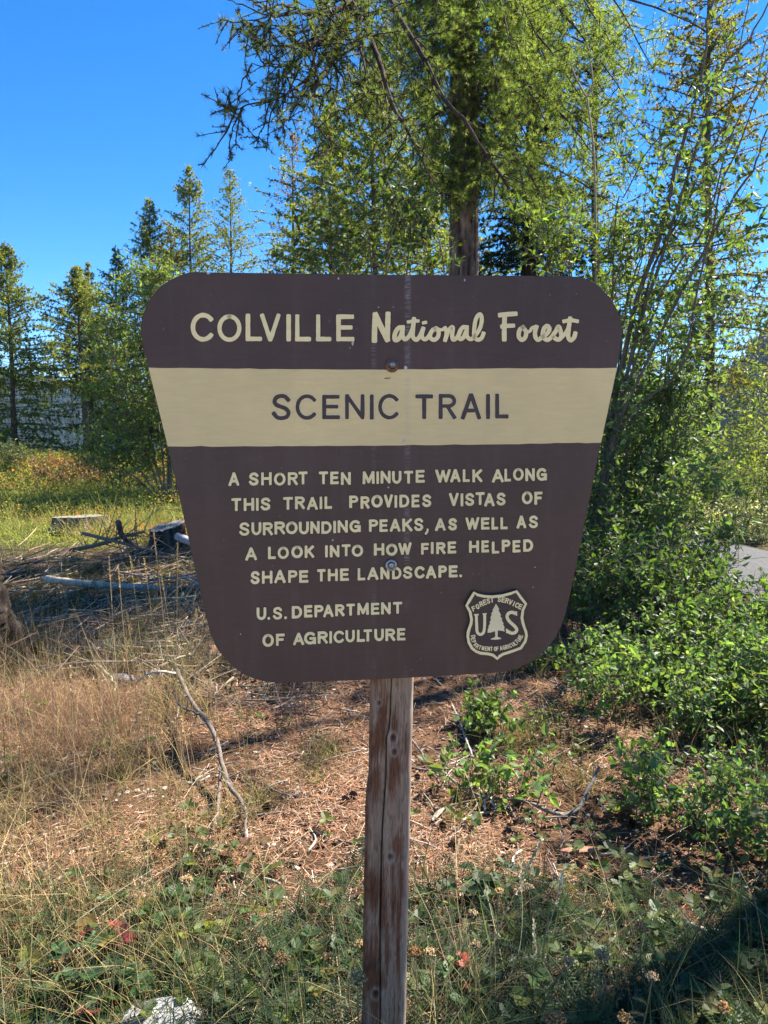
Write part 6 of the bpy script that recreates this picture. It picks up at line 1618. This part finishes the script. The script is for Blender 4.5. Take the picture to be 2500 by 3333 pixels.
# raspberry seedlings with toothed leaves by the rock
def berry(u, v, h, L, n, col, label, name='raspberry_plant', warm=None):
    g = gp(float(u), float(v)); b = np.array([g[0], g[1], float(gz(g[0], g[1]))]); t_ = thing(name, tuple(b), label, 'plant')
    mb, sb = MB(), MB(); k = np.arange(n); a = k * 2.4 + rng.uniform(0, 6); top = b + np.stack([np.cos(a) * rng.uniform(.2, .9, n) * h, np.sin(a) * rng.uniform(.2, .9, n) * h, h * rng.uniform(.45, 1.1, n)], -1)
    tt = np.linspace(0, 1, 6)[None, :, None]; P = b * (1 - tt) + top[:, None] * tt + np.array([0, 0, .25 * h]) * tt * (1 - tt); tubes(sb, P, np.linspace(.0018, .0010, 6)[None], 5, (.16, .12, .06)); sb.build('stem', M_TWIG, t_, True)
    for q, da in enumerate((0, 1.25, -1.25)):
        d = nrm(np.stack([np.cos(a + da), np.sin(a + da), rng.uniform(-.25, .3, n)], -1)); s = L * rng.uniform(.8, 1.2, n) * (1 if q == 0 else .8)
        scatter(mb, OV_, None, OT_, frames(d, rng.normal(size=n) * .25), top, np.stack([s * .95, s, s], -1), jitter(col, n, .18, warm))
    mb.build('foliage', M_LEAF, t_)
berry(320, 3165, .10, .050, 4, (.19, .032, .028), 'raspberry seedling with crimson leaves left of the rock', warm=(.15, .03, .035))
berry(400, 3120, .12, .048, 6, (.075, .10, .022), 'raspberry seedling turning yellow brown above the crimson one', warm=(.2, .12, .03))
berry(545, 3035, .10, .050, 8, (.050, .10, .026), 'fresh green raspberry seedling midway between rock and dead branch')
berry(600, 3075, .07, .036, 4, (.22, .23, .03), 'yellow leaved raspberry seedling beside the fresh green one')
berry(265, 3230, .10, .052, 6, (.040, .085, .03), 'deep green raspberry seedling lower left of the crimson one')
berry(370, 3290, .10, .055, 6, (.045, .090, .028), 'deep green raspberry seedling against the left end of the rock')
berry(360, 3345, .07, .05, 3, (.20, .05, .035), 'reddish raspberry seedling at the bottom edge by the rock')
berry(630, 2950, .10, .036, 6, (.055, .09, .03), 'small green raspberry seedling under the dead branch')
berry(620, 2800, .14, .036, 12, (.06, .085, .03), 'bushy green herb at the foot of the forked dead branch', name='herb_plant', warm=(.18, .10, .04))
berry(760, 2830, .12, .034, 9, (.07, .10, .03), 'herb with some pink red leaves right of the forked dead branch', name='herb_plant', warm=(.30, .08, .06))
berry(700, 2880, .12, .032, 9, (.065, .10, .03), 'leafy herb in shade between the two dead branch feet', name='herb_plant')
berry(1000, 3150, .09, .040, 5, (.05, .09, .03), 'toothed leaf seedling just left of the post foot', name='herb_plant')
berry(1020, 3230, .09, .042, 5, (.07, .10, .03), 'yellowing toothed leaf seedling lower left of the post foot', name='herb_plant', warm=(.2, .15, .03))
berry(1520, 3280, .09, .036, 6, (.05, .095, .03), 'green toothed leaf seedling right of the post foot', name='herb_plant')
berry(1500, 2930, .09, .036, 8, (.045, .08, .03), 'dark leafy herb right of the post at knee height', name='herb_plant')
berry(1660, 2940, .10, .036, 8, (.045, .08, .03), 'dark leafy herb under the biggest tan yarrow head', name='herb_plant')
berry(1510, 3240, .06, .042, 2, (.30, .07, .045), 'single rusty red leaf pair low down right of the post', name='herb_plant')
berry(110, 2370, .12, .040, 7, (.14, .17, .04), 'pale green herb in the dry grass at the left edge', name='herb_plant')
berry(1760, 2700, .09, .030, 7, (.075, .11, .03), 'small green herb alone on the needles near the bark slab', name='herb_plant')
berry(1930, 2735, .08, .028, 6, (.09, .12, .03), 'small yellow green herb directly above the bark slab', name='herb_plant')
berry(1795, 2545, .14, .030, 7, (.075, .11, .03), 'slim upright herb inside the bend of the long grey branch', name='herb_plant')
